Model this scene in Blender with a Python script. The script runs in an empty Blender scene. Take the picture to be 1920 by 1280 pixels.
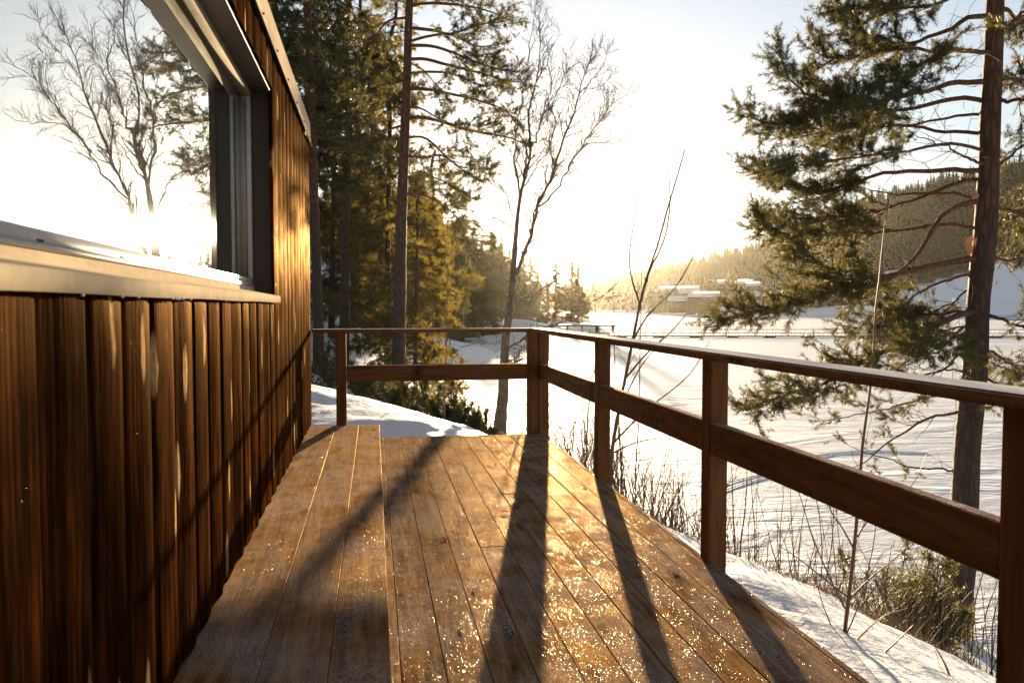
import bpy, bmesh, math, random
import numpy as np
from mathutils import Vector, Matrix

random.seed(7)
RNG = np.random.default_rng(11)
SC = bpy.context.scene
COL = SC.collection
R = math.radians

# ------------------------------------------------------------------ camera
F = 1493.0                       # focal length in photo pixels (28 mm on 36 mm)
PITCH = math.atan(65 / F)
YAW = math.atan(259 / F * math.cos(PITCH))
CAM = np.array([0.0, 0.0, 1.2])
fwd = np.array([math.sin(YAW) * math.cos(PITCH), math.cos(YAW) * math.cos(PITCH), -math.sin(PITCH)])
rgt = np.array([math.cos(YAW), -math.sin(YAW), 0.0])
upv = np.cross(rgt, fwd)
cd = bpy.data.cameras.new('camera')
cam = bpy.data.objects.new('camera', cd)
COL.objects.link(cam)
cd.sensor_width = 36
cd.lens = F / 1920 * 36
cd.clip_start = 0.05
cd.clip_end = 6000
M = Matrix.Identity(4)
for i, a in enumerate((rgt, upv, -fwd)):
    for k in range(3):
        M[k][i] = a[k]
    M[i][3] = CAM[i]
cam.matrix_world = M
cd.dof.use_dof = True
cd.dof.focus_distance = 6.5
cd.dof.aperture_fstop = 6.3
SC.camera = cam

# ------------------------------------------------------------------ world, sun, exposure
SUN_AZ, SUN_EL = R(12.64), R(5.0)          # azimuth from +Y towards +X
SC.render.engine = 'CYCLES'
world = bpy.data.worlds.new('World')
SC.world = world
world.use_nodes = True
wn = world.node_tree
wn.nodes.clear()
sky = wn.nodes.new('ShaderNodeTexSky')
sky.sky_type = 'NISHITA'
sky.sun_disc = False
sky.sun_elevation = SUN_EL
sky.sun_rotation = SUN_AZ
sky.air_density = 1.2
sky.dust_density = 0.3
sky.ozone_density = 3.0
bg = wn.nodes.new('ShaderNodeBackground')
bg.inputs['Strength'].default_value = 0.06
wo = wn.nodes.new('ShaderNodeOutputWorld')
tint = wn.nodes.new('ShaderNodeMix')
tint.data_type = 'RGBA'
tint.blend_type = 'MULTIPLY'
tint.inputs[0].default_value = 1.0
tint.inputs[7].default_value = (0.97, 1.0, 1.04, 1)
wn.links.new(sky.outputs[0], tint.inputs[6])
hsv = wn.nodes.new('ShaderNodeHueSaturation')
hsv.inputs['Saturation'].default_value = 0.42
wn.links.new(tint.outputs[2], hsv.inputs['Color'])
wn.links.new(hsv.outputs[0], bg.inputs['Color'])
wn.links.new(bg.outputs[0], wo.inputs['Surface'])

sl = bpy.data.lights.new('sun', 'SUN')
sl.energy = 5.0
sl.angle = R(0.53)
sl.color = (1.0,0.78,0.50)
sun = bpy.data.objects.new('sun', sl)
COL.objects.link(sun)
SDIR = Vector((math.sin(SUN_AZ) * math.cos(SUN_EL), math.cos(SUN_AZ) * math.cos(SUN_EL), math.sin(SUN_EL)))
sun.rotation_euler = SDIR.to_track_quat('Z', 'Y').to_euler()
sun.location = (3, 12, 30)

SC.view_settings.view_transform = 'Standard'
SC.view_settings.look = 'None'
SC.view_settings.gamma = 1.0
SC.view_settings.use_curve_mapping = False
SC.view_settings.exposure = 2.25
SC.cycles.max_bounces = 8
SC.cycles.volume_bounces = 0
SC.cycles.transparent_max_bounces = 16
SC.cycles.use_denoising = True
SC.cycles.caustics_reflective = False
SC.cycles.caustics_refractive = False

# ------------------------------------------------------------------ helpers
def at(px, py, depth):
    """world point seen at photo pixel (px, py) at the given depth along the view axis"""
    return CAM + depth * (fwd + (px - 960) / F * rgt - (py - 640) / F * upv)

WL = {}                                          # world location of every object

def obj(name, me, mat=None, parent=None, loc=(0, 0, 0), kind=None, rotz=0.0):
    o = bpy.data.objects.new(name, me)
    COL.objects.link(o)
    loc = Vector(loc)
    WL[o] = loc
    if parent is not None:
        o.parent = parent
        o.location = loc - WL[parent]
    else:
        o.location = loc
    if rotz:
        o.rotation_euler = (0, 0, rotz)
    if mat is not None and me is not None and len(me.materials) == 0:
        me.materials.append(mat)
    if kind:
        o['kind'] = kind
    return o

def thing(name, label, cat, loc=(0, 0, 0), group=None):
    o = obj(name, None, loc=loc)
    tag(o, label, cat, group)
    return o

def tag(o, label, cat, group=None):
    o['label'] = label
    o['category'] = cat
    if group:
        o['group'] = group
    return o

def mesh_np(name, V, Q=None, T=None, smooth=False, mat=None):
    me = bpy.data.meshes.new(name)
    V = np.asarray(V, dtype=np.float32)
    nq = 0 if Q is None else len(Q)
    nt = 0 if T is None else len(T)
    loops = []
    if nq: loops.append(np.asarray(Q, dtype=np.int32).ravel())
    if nt: loops.append(np.asarray(T, dtype=np.int32).ravel())
    loops = np.concatenate(loops)
    me.vertices.add(len(V))
    me.vertices.foreach_set('co', V.ravel())
    me.loops.add(len(loops))
    me.loops.foreach_set('vertex_index', loops)
    me.polygons.add(nq + nt)
    starts = np.concatenate([np.arange(nq) * 4, nq * 4 + np.arange(nt) * 3]).astype(np.int32)
    me.polygons.foreach_set('loop_start', starts)
    if smooth:
        me.polygons.foreach_set('use_smooth', np.ones(nq + nt, dtype=bool))
    me.update(calc_edges=True)
    if mat is not None:
        me.materials.append(mat)
    return me

class MB:
    """collects tubes, boxes, triangles; builds one mesh"""
    def __init__(self):
        self.V, self.Q, self.T, self.n = [], [], [], 0
    def add(self, V, Q=None, T=None):
        V = np.asarray(V, dtype=float)
        if Q is not None and len(Q): self.Q.append(np.asarray(Q) + self.n)
        if T is not None and len(T): self.T.append(np.asarray(T) + self.n)
        self.V.append(V)
        self.n += len(V)
    def tube(self, P, rad, sides=6, cap=True):
        P = np.asarray(P, dtype=float)
        n = len(P)
        rad = np.broadcast_to(np.asarray(rad, dtype=float), (n,))
        t = np.gradient(P, axis=0)
        t /= np.linalg.norm(t, axis=1)[:, None] + 1e-9
        ref = np.array([0.0, 0.0, 1.0]) if abs(t[:, 2]).mean() < 0.8 else np.array([1.0, 0.0, 0.0])
        u = np.cross(t, ref); u /= np.linalg.norm(u, axis=1)[:, None] + 1e-9
        v = np.cross(t, u)
        a = np.arange(sides) * 2 * math.pi / sides
        ring = P[:, None, :] + rad[:, None, None] * (np.cos(a)[None, :, None] * u[:, None, :] + np.sin(a)[None, :, None] * v[:, None, :])
        V = ring.reshape(-1, 3)
        i = np.arange(n - 1)[:, None] * sides
        k = np.arange(sides)[None, :]
        k2 = (k + 1) % sides
        Q = np.stack([i + k, i + k2, i + sides + k2, i + sides + k], axis=-1).reshape(-1, 4)
        T = None
        if cap:
            V = np.concatenate([V, P[-1:]])
            e = (n - 1) * sides
            T = np.stack([e + np.arange(sides), e + (np.arange(sides) + 1) % sides, np.full(sides, n * sides)], axis=-1)
        self.add(V, Q, T)
    def box(self, c, s, rot=0.0):
        c = np.asarray(c, float); s = np.asarray(s, float) / 2
        g = np.array([[x, y, z] for x in (-1, 1) for y in (-1, 1) for z in (-1, 1)], float) * s
        if rot:
            cr, sr = math.cos(rot), math.sin(rot)
            g = np.stack([g[:, 0] * cr - g[:, 1] * sr, g[:, 0] * sr + g[:, 1] * cr, g[:, 2]], axis=1)
        self.add(g + c, [[0, 1, 3, 2], [4, 6, 7, 5], [0, 4, 5, 1], [2, 3, 7, 6], [0, 2, 6, 4], [1, 5, 7, 3]])
    def mesh(self, name, mat, origin=(0, 0, 0), smooth=False):
        V = np.concatenate(self.V) - np.asarray(origin, float)
        Q = np.concatenate(self.Q) if self.Q else None
        T = np.concatenate(self.T) if self.T else None
        return mesh_np(name, V, Q, T, smooth, mat)
    def build(self, name, mat, parent=None, origin=None, smooth=False, kind=None):
        if origin is None:
            origin = WL[parent] if parent is not None else (0, 0, 0)
        return obj(name, self.mesh(name, mat, origin, smooth), None, parent, origin, kind)

_boxes = {}
def box_me(name, s, mat, bev=0.004, seg=1):
    key = (tuple(round(v, 4) for v in s), mat.name, bev)
    if key in _boxes:
        return _boxes[key]
    bm = bmesh.new()
    bmesh.ops.create_cube(bm, size=1.0)
    bmesh.ops.scale(bm, vec=s, verts=bm.verts)
    if bev:
        bmesh.ops.bevel(bm, geom=list(bm.edges), offset=bev, segments=seg, affect='EDGES')
    me = bpy.data.meshes.new(name)
    bm.to_mesh(me); bm.free()
    me.materials.append(mat)
    _boxes[key] = me
    return me

def box(name, lo, hi, mat, parent=None, bev=0.004, kind=None, seg=1):
    lo, hi = Vector(lo), Vector(hi)
    return obj(name, box_me(name, tuple(hi - lo), mat, bev, seg), None, parent, (lo + hi) / 2, kind)

# value noise --------------------------------------------------------
_ng = RNG.random((256, 256))
def vnoise(x, y):
    xi, yi = np.floor(x).astype(int), np.floor(y).astype(int)
    fx, fy = x - xi, y - yi
    fx, fy = fx * fx * (3 - 2 * fx), fy * fy * (3 - 2 * fy)
    g = lambda a, b: _ng[a % 256, b % 256]
    return (g(xi, yi) * (1 - fx) + g(xi + 1, yi) * fx) * (1 - fy) + (g(xi, yi + 1) * (1 - fx) + g(xi + 1, yi + 1) * fx) * fy - 0.5
def fbm(x, y, o=4):
    s, a = 0, 1.0
    for k in range(o):
        s = s + a * vnoise(x * 2 ** k + 17.3 * k, y * 2 ** k + 5.1 * k)
        a *= 0.5
    return s

# ------------------------------------------------------------------ materials
class NT:
    def __init__(self, name):
        self.m = bpy.data.materials.new(name)
        self.m.use_nodes = True
        self.t = self.m.node_tree
        self.b = self.t.nodes['Principled BSDF']
        self.out = self.t.nodes['Material Output']
    def n(self, typ, **kw):
        nd = self.t.nodes.new('ShaderNode' + typ)
        for k, v in kw.items():
            setattr(nd, k, v)
        return nd
    def l(self, a, b):
        self.t.links.new(a, b)
    def val(self, sock, v):
        if hasattr(v, 'is_linked') or isinstance(v, bpy.types.NodeSocket):
            self.l(v, sock)
        else:
            if sock.type == 'RGBA' and len(v) == 3:
                v = (*v, 1)
            sock.default_value = v
    def coords(self, scale=(1, 1, 1), kind='Object', rnd=0.0):
        tc = self.n('TexCoord')
        mp = self.n('Mapping')
        mp.inputs['Scale'].default_value = scale
        self.l(tc.outputs[kind], mp.inputs['Vector'])
        if rnd:
            oi = self.n('ObjectInfo')
            mu = self.n('Math', operation='MULTIPLY'); mu.inputs[1].default_value = rnd
            self.l(oi.outputs['Random'], mu.inputs[0])
            cb = self.n('CombineXYZ')
            for k in range(3): self.l(mu.outputs[0], cb.inputs[k])
            self.l(cb.outputs[0], mp.inputs['Location'])
        return mp.outputs[0]
    def noise(self, vec, scale=5.0, detail=4.0, rough=0.55, dist=0.0):
        nd = self.n('TexNoise')
        nd.inputs['Scale'].default_value = scale
        nd.inputs['Detail'].default_value = detail
        nd.inputs['Roughness'].default_value = rough
        nd.inputs['Distortion'].default_value = dist
        if vec is not None: self.l(vec, nd.inputs['Vector'])
        return nd.outputs['Fac']
    def ramp(self, fac, stops):
        nd = self.n('ValToRGB')
        cr = nd.color_ramp
        while len(cr.elements) > len(stops): cr.elements.remove(cr.elements[-1])
        while len(cr.elements) < len(stops): cr.elements.new(1)
        for e, (p, c) in zip(cr.elements, stops):
            e.position = p
            e.color = (*c, 1) if len(c) == 3 else c
        self.l(fac, nd.inputs['Fac'])
        return nd.outputs['Color']
    def rng(self, fac, a, b, c=0.0, d=1.0):
        nd = self.n('MapRange')
        for i, v in enumerate((a, b, c, d)): nd.inputs[i + 1].default_value = v
        self.l(fac, nd.inputs[0])
        return nd.outputs[0]
    def mix(self, fac, a, b, mode='MIX'):
        nd = self.n('Mix', data_type='RGBA', blend_type=mode)
        self.val(nd.inputs[0], fac); self.val(nd.inputs[6], a); self.val(nd.inputs[7], b)
        return nd.outputs[2]
    def math(self, op, a, b=0.0):
        nd = self.n('Math', operation=op)
        self.val(nd.inputs[0], a); self.val(nd.inputs[1], b)
        return nd.outputs[0]
    def bump(self, h, strength=0.3, dist=0.01, prev=None):
        nd = self.n('Bump')
        nd.inputs['Strength'].default_value = strength
        nd.inputs['Distance'].default_value = dist
        self.l(h, nd.inputs['Height'])
        if prev is not None: self.l(prev, nd.inputs['Normal'])
        return nd.outputs[0]
    def set(self, **kw):
        for k, v in kw.items():
            self.val(self.b.inputs[k.replace('_', ' ')], v)
        return self.m

def simple(name, col, rough=0.6, metal=0.0, spec=0.5):
    t = NT(name)
    nz = t.noise(t.coords((1, 1, 1)), 9, 5)
    c = t.mix(t.rng(nz, 0.3, 0.7), tuple(v * 0.75 for v in col), tuple(min(1, v * 1.2) for v in col))
    return t.set(Base_Color=c, Roughness=rough, Metallic=metal, Specular_IOR_Level=spec)

def sparkle(t, shader, cell=260.0, thr=0.9, rough=0.16, tilt=0.9, amount=0.9):
    """frost crystals: a few tiny facets with their own tilt, laid over a shader"""
    vo = t.n('TexVoronoi'); vo.inputs['Scale'].default_value = cell
    t.l(t.coords((1, 1, 1), 'Object', 40.0), vo.inputs['Vector'])
    sb = t.n('VectorMath', operation='SUBTRACT'); sb.inputs[1].default_value = (0.5, 0.5, 0.5)
    t.l(vo.outputs['Color'], sb.inputs[0])
    sc_ = t.n('VectorMath', operation='SCALE'); sc_.inputs['Scale'].default_value = tilt
    t.l(sb.outputs[0], sc_.inputs[0])
    ge = t.n('NewGeometry')
    ad = t.n('VectorMath', operation='ADD'); t.l(ge.outputs['Normal'], ad.inputs[0]); t.l(sc_.outputs[0], ad.inputs[1])
    nm = t.n('VectorMath', operation='NORMALIZE'); t.l(ad.outputs[0], nm.inputs[0])
    gl = t.n('BsdfAnisotropic'); gl.inputs['Roughness'].default_value = rough
    gl.inputs['Color'].default_value = (0.95, 0.80, 0.55, 1)
    t.l(nm.outputs[0], gl.inputs['Normal'])
    wn_ = t.n('TexWhiteNoise'); t.l(vo.outputs['Color'], wn_.inputs['Vector'])
    f = t.math('GREATER_THAN', wn_.outputs['Value'], thr)
    f = t.math('MULTIPLY', f, amount)
    pn = t.noise(t.coords((1, 1, 1), 'Object', 41), 7, 5, 0.7)
    f = t.math('MULTIPLY', f, t.rng(pn, 0.42, 0.62))
    # crystals are smaller than their cell
    f = t.math('MULTIPLY', f, t.math('LESS_THAN', vo.outputs['Distance'], 0.42))
    mx = t.n('MixShader')
    t.l(f, mx.inputs[0]); t.l(shader, mx.inputs[1]); t.l(gl.outputs[0], mx.inputs[2])
    t.l(mx.outputs[0], t.out.inputs['Surface'])

def wood(name, dark, mid, light, axis='y', rough=(0.32, 0.6), frost=0.0, knots=True, spark=None, knotcol=None, bumpk=0.35, frost_up=False, spec=0.5, wash=None, tint=(1, 0.78, 0.5), gloss=0.12, kscale=0.55, ksize=0.12, frost_min=0.0, grain=1.0, groove=False):
    t = NT(name)
    k = {'x': (1, 14, 14), 'y': (14, 1, 14), 'z': (14, 14, 1)}[axis]
    v = t.coords(k, 'Object', 60.0)
    g1 = t.noise(v, 1.6, 6, 0.6, 0.6)
    g2 = t.noise(v, 6.0, 3, 0.6, 0.2)
    kk = {'x': (2.2, 9, 9), 'y': (9, 2.2, 9), 'z': (9, 9, 2.2)}[axis]
    vk = t.coords(kk, 'Object', 33.0)
    col = t.ramp(t.math('ADD', t.math('MULTIPLY', g1, 0.65), t.math('MULTIPLY', g2, 0.35)), [(0.5 - 0.17 / grain, dark), (0.5, mid), (0.5 + 0.2 / grain, light)])
    oi = t.n('ObjectInfo')
    col = t.mix(t.rng(oi.outputs['Random'], 0, 1, 0.0, 0.32), col, t.mix(0.5, col, dark))
    rn = t.rng(t.noise(t.coords((1, 1, 1), 'Object', 20), 5, 5), 0.3, 0.7, rough[0], rough[1])
    h = t.math('ADD', t.math('MULTIPLY', g2, 0.6), t.math('MULTIPLY', g1, 0.4))
    if knots:
        vo = t.n('TexVoronoi', voronoi_dimensions='2D'); vo.inputs['Scale'].default_value = kscale
        s2 = t.n('SeparateXYZ'); t.l(vk, s2.inputs[0])
        c2 = t.n('CombineXYZ')
        a_, b_ = {'x': (1, 0), 'y': (0, 1), 'z': (1, 2)}[axis]
        t.l(s2.outputs[a_], c2.inputs[0]); t.l(s2.outputs[b_], c2.inputs[1])
        wob = t.noise(t.coords((1, 1, 1), 'Object', 8), 14, 3)
        c3 = t.n('VectorMath', operation='ADD'); t.l(c2.outputs[0], c3.inputs[0])
        c4 = t.n('CombineXYZ'); t.l(t.math('MULTIPLY', wob, 0.25), c4.inputs[0]); t.l(c4.outputs[0], c3.inputs[1])
        t.l(c3.outputs[0], vo.inputs['Vector'])
        kd = vo.outputs['Distance']
        kf = t.rng(kd, ksize * 0.6, ksize, 1.0, 0.0)
        wn_ = t.n('TexWhiteNoise'); t.l(vo.outputs['Color'], wn_.inputs['Vector'])
        kf = t.math('MULTIPLY', kf, t.math('GREATER_THAN', wn_.outputs['Value'], 0.35))
        rings = t.math('SINE', t.math('MULTIPLY', kd, 130.0))
        kc = knotcol or tuple(c * 0.5 for c in dark)
        col = t.mix(t.math('MULTIPLY', kf, t.rng(rings, -1, 1, 0.65, 1.0)), col, kc)
    if wash is not None:                          # worn, silvered or water-stained streaks
        w = t.rng(t.noise(t.coords(tuple(a * 0.5 + 0.4 for a in k), 'Object', 12), 1.3, 6, 0.7), 0.52, 0.72)
        col = t.mix(t.math('MULTIPLY', w, 0.7), col, wash)
    if frost > 0:
        f1 = t.noise(t.coords((1, 1, 1), 'Object', 25), 3.2, 5, 0.6)
        f2 = t.noise(t.coords((1, 1, 1), 'Object', 25), 170, 2, 0.6)
        ff = t.math('MULTIPLY', t.rng(f1, 0.35, 0.75), t.rng(f2, 0.42, 0.62))
        ff = t.math('ADD', t.math('MULTIPLY', ff, frost), frost_min)
        if frost_up:
            ge = t.n('NewGeometry'); sx = t.n('SeparateXYZ'); t.l(ge.outputs['Normal'], sx.inputs[0])
            ff = t.math('MULTIPLY', ff, t.rng(sx.outputs[2], 0.2, 0.8))
        col = t.mix(ff, col, (0.72, 0.72, 0.74))
        fb = t.noise(t.coords((1, 1, 1), 'Object', 25), 300, 2, 0.7)
        nb = t.bump(fb, 0.35, 0.003)
    else:
        nb = None
    t.set(Base_Color=col, Roughness=0.8, Specular_IOR_Level=0.0)
    if groove:                                    # weathered, raised grain
        gv = t.noise(t.coords((70, 70, 0.9), 'Object', 30.0), 1.0, 3, 0.6, 0.2)
        nb = t.bump(gv, 0.9, 0.006, nb)
    bn = t.bump(h, bumpk, 0.004, nb)
    t.l(bn, t.b.inputs['Normal'])
    lw = t.n('LayerWeight'); lw.inputs['Blend'].default_value = 0.5
    gf = t.math('ADD', t.math('MULTIPLY', t.math('POWER', lw.outputs['Facing'], 3.0), gloss), gloss * 0.12)
    if frost > 0:                                 # rimed patches shine more than bare wood
        p1_ = t.noise(t.coords((1, 1, 1), 'Object', 51), 21, 5, 0.7)
        p2_ = t.noise(t.coords((1, 1, 1), 'Object', 52), 140, 2, 0.7)
        gf = t.math('MULTIPLY', gf, t.math('ADD', t.rng(p1_, 0.36, 0.66, 0.1, 1.3), t.rng(p2_, 0.40, 0.64, -0.1, 1.0)))
    gl = t.n('BsdfAnisotropic'); gl.inputs['Color'].default_value = (*tint, 1)
    t.l(rn, gl.inputs['Roughness']); t.l(bn, gl.inputs['Normal'])
    mxg = t.n('MixShader'); t.l(gf, mxg.inputs[0]); t.l(t.b.outputs[0], mxg.inputs[1]); t.l(gl.outputs[0], mxg.inputs[2])
    t.l(mxg.outputs[0], t.out.inputs['Surface'])
    if spark:
        sparkle(t, mxg.outputs[0], *spark)
    return t.m

M_deck = wood('frosted_deck_wood', (0.065, 0.028, 0.010), (0.20, 0.098, 0.034), (0.34, 0.185, 0.07), 'y', (0.52, 0.74), frost=0.6, spark=(820.0, 0.92, 0.24, 1.5, 0.40), gloss=0.05, tint=(1, 0.64, 0.28), kscale=0.5, ksize=0.11, grain=1.5, bumpk=0.5, wash=(0.045, 0.022, 0.01))
M_bench = wood('frosted_step_wood', (0.07, 0.029, 0.010), (0.22, 0.103, 0.035), (0.36, 0.19, 0.07), 'y', (0.52, 0.74), frost=0.6, spark=(700.0, 0.90, 0.24, 1.5, 0.5), gloss=0.12, tint=(1, 0.64, 0.28), kscale=0.45, ksize=0.11, grain=1.5, bumpk=0.5, wash=(0.04, 0.019, 0.008))
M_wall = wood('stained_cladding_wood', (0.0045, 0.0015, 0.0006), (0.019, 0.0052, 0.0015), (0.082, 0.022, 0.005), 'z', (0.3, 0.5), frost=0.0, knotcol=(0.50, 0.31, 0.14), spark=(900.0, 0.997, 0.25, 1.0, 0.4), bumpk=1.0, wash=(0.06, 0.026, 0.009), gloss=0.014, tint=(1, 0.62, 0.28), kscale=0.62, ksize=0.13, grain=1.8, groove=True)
M_rail = wood('brown_rail_wood_z', (0.065, 0.024, 0.008), (0.155, 0.060, 0.021), (0.25, 0.105, 0.038), 'z', (0.4, 0.6), bumpk=0.2)
M_raily = wood('brown_rail_wood_y', (0.065, 0.024, 0.008), (0.155, 0.060, 0.021), (0.25, 0.105, 0.038), 'y', (0.4, 0.6), bumpk=0.2, frost=1.2, frost_up=True, spark=None)
M_railx = wood('brown_rail_wood_x', (0.065, 0.024, 0.008), (0.155, 0.060, 0.021), (0.25, 0.105, 0.038), 'x', (0.4, 0.6), bumpk=0.2, frost=1.2, frost_up=True)
M_hand = wood('frosted_handrail_wood_y', (0.065, 0.024, 0.008), (0.155, 0.060, 0.021), (0.25, 0.105, 0.038), 'y', (0.42, 0.62), bumpk=0.2, frost=2.0, frost_min=0.75, frost_up=True, spark=(500.0, 0.86, 0.2, 0.8, 0.6))
M_handx = wood('frosted_handrail_wood_x', (0.065, 0.024, 0.008), (0.155, 0.060, 0.021), (0.25, 0.105, 0.038), 'x', (0.42, 0.62), bumpk=0.2, frost=2.0, frost_min=0.75, frost_up=True)
M_darkwood = simple('dark_timber', (0.03, 0.018, 0.01), 0.7)
M_jamb = simple('dark_brown_jamb_paint', (0.035, 0.02, 0.01), 0.55)

def metal_mat(name, col, rough, metal=0.0, spec=0.12):
    t = NT(name)
    nz = t.noise(t.coords((1, 1, 1), 'Object', 9), 14, 6, 0.7)
    dirt = t.noise(t.coords((3, 0.6, 3), 'Object', 9), 3, 5, 0.6)
    c = t.mix(t.rng(nz, 0.35, 0.7), col, tuple(v * 0.78 for v in col))
    c = t.mix(t.rng(dirt, 0.55, 0.8, 0, 0.45), c, (0.2, 0.17, 0.13))
    fz = t.noise(t.coords((1, 1, 1), 'Object', 9), 240, 3, 0.7)
    t.set(Base_Color=c, Roughness=rough, Metallic=metal, Specular_IOR_Level=spec)
    t.l(t.bump(fz, 0.12, 0.002), t.b.inputs['Normal'])
    return t.m
M_flash = metal_mat('grey_brown_sheet_metal', (0.60, 0.475, 0.325), 0.8, 0.0, 0.0)
M_alu = metal_mat('pale_aluminium_frame', (0.50, 0.46, 0.40), 0.3, 0.0, 0.6)
M_alu2 = metal_mat('dull_aluminium_frame', (0.30, 0.27, 0.22), 0.8, 0.0, 0.0)

def glass_mat():
    t = NT('window_glass')
    gl = t.n('BsdfAnisotropic'); gl.inputs['Roughness'].default_value = 0.0
    g2 = t.n('BsdfAnisotropic'); g2.inputs['Roughness'].default_value = 0.06
    gm = t.n('MixShader'); gm.inputs[0].default_value = 0.07
    t.l(gl.outputs[0], gm.inputs[1]); t.l(g2.outputs[0], gm.inputs[2])
    gl.inputs['Color'].default_value = (0.93, 0.97, 0.98, 1)
    tr = t.n('BsdfTransparent'); tr.inputs['Color'].default_value = (0.6, 0.66, 0.64, 1)
    fr = t.n('Fresnel'); fr.inputs['IOR'].default_value = 2.3
    wv = t.noise(t.coords((1, 1, 1)), 1.4, 2)
    nb = t.bump(wv, 0.05, 0.02)
    t.l(nb, gl.inputs['Normal'])
    # dusty, frosted film
    df = t.n('BsdfDiffuse'); df.inputs['Color'].default_value = (0.75, 0.75, 0.72, 1)
    mx = t.n('MixShader'); t.l(t.math('ADD', t.math('MULTIPLY', fr.outputs[0], 1.0), 0.42), mx.inputs[0])
    t.l(tr.outputs[0], mx.inputs[1]); t.l(gm.outputs[0], mx.inputs[2])
    m2 = t.n('MixShader')
    sp = t.noise(t.coords((1, 1, 1)), 60, 4, 0.7)
    t.l(t.rng(sp, 0.5, 0.8, 0.01, 0.10), m2.inputs[0])
    t.l(mx.outputs[0], m2.inputs[1]); t.l(df.outputs[0], m2.inputs[2])
    t.l(m2.outputs[0], t.out.inputs['Surface'])
    return t.m
M_glass = glass_mat()

def snow_mat(name, col=(0.78, 0.79, 0.83), b1=0.5, sc=1.0, stretch=(1, 1, 1), dirt=0.0, kind='Object'):
    t = NT(name)
    v = t.coords(stretch, kind)
    n1 = t.noise(v, 0.9 * sc, 6, 0.62)
    n2 = t.noise(v, 6 * sc, 5, 0.65)
    n3 = t.noise(t.coords((1, 1, 1), kind), 60, 3, 0.6)
    c = t.mix(t.rng(n1, 0.3, 0.7), col, tuple(x * 0.90 for x in col))
    if dirt:
        d = t.noise(t.coords((1, 1, 1), kind), 1.7, 7, 0.75)
        c = t.mix(t.rng(d, 0.66, 0.74, 0, dirt), c, (0.09, 0.06, 0.035))
    t.set(Base_Color=c, Roughness=0.55, Specular_IOR_Level=0.35)
    nb = t.bump(n3, 0.12, 0.01)
    nb = t.bump(n2, b1, 0.06 / sc, nb)
    nb = t.bump(n1, b1, 0.35 / sc, nb)
    t.l(nb, t.b.inputs['Normal'])
    return t.m
M_snow = snow_mat('bank_snow', b1=0.35, sc=2.0)
M_roofsnow = snow_mat('roof_snow', b1=0.1)

def lake_mat():
    t = NT('windswept_lake_snow')
    v = t.coords((0.5, 1.6, 1))
    n1 = t.noise(v, 0.25, 7, 0.62, 0.4)
    n2 = t.noise(t.coords((0.6, 1.7, 1)), 2.2, 6, 0.65, 0.5)
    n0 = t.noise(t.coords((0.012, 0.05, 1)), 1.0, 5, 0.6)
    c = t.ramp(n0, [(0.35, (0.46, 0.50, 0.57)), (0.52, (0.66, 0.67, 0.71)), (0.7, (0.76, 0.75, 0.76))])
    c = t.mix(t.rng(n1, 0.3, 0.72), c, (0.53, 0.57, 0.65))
    t.set(Base_Color=c, Roughness=0.62, Specular_IOR_Level=0.45)
    calm = t.rng(t.noise(t.coords((0.05, 0.12, 1)), 1.0, 4, 0.6), 0.38, 0.62, 0.12, 1.0)
    nb = t.bump(t.math('MULTIPLY', n2, calm), 0.5, 0.10)
    nb = t.bump(n1, 0.25, 0.4, nb)
    dr = t.noise(t.coords((0.16, 0.4, 1)), 1.0, 5, 0.6, 0.8)
    nb = t.bump(t.rng(dr, 0.5, 0.72), 0.3, 0.3, nb)
    t.l(nb, t.b.inputs['Normal'])
    return t.m
M_lake = lake_mat()
def ice_mat():
    t = NT('polished_ice')
    n1 = t.noise(t.coords((0.3, 1.2, 1)), 1.0, 6, 0.6)
    t.set(Base_Color=(0.7, 0.74, 0.78), Roughness=t.rng(n1, 0.3, 0.7, 0.16, 0.42), Specular_IOR_Level=0.6)
    t.l(t.bump(n1, 0.1, 0.05), t.b.inputs['Normal'])
    return t.m
M_ice = ice_mat()

def needle_mat(name, a, b, trans=(0.20, 0.16, 0.03), k=0.32):
    t = NT(name)
    n1 = t.noise(t.coords((1, 1, 1)), 1.1, 3)
    oi = t.n('ObjectInfo')
    c = t.mix(t.rng(n1, 0.3, 0.7), a, b)
    t.set(Base_Color=c, Roughness=0.5, Specular_IOR_Level=0.4)
    tl = t.n('BsdfTranslucent'); t.val(tl.inputs['Color'], trans)
    mx = t.n('MixShader'); mx.inputs[0].default_value = k
    t.l(t.b.outputs[0], mx.inputs[1]); t.l(tl.outputs[0], mx.inputs[2])
    t.l(mx.outputs[0], t.out.inputs['Surface'])
    return t.m
M_pine = needle_mat('pine_needles', (0.026, 0.040, 0.014), (0.055, 0.070, 0.022), (0.19, 0.15, 0.03), 0.30)
M_spruce = needle_mat('spruce_needles', (0.024, 0.036, 0.014), (0.05, 0.060, 0.02), (0.30, 0.21, 0.03), 0.42)
M_juniper = needle_mat('juniper_needles', (0.04, 0.055, 0.02), (0.08, 0.085, 0.03))
M_forest = needle_mat('forest_needles', (0.016, 0.020, 0.008), (0.035, 0.036, 0.015), (0.06, 0.05, 0.012), 0.2)

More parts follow.
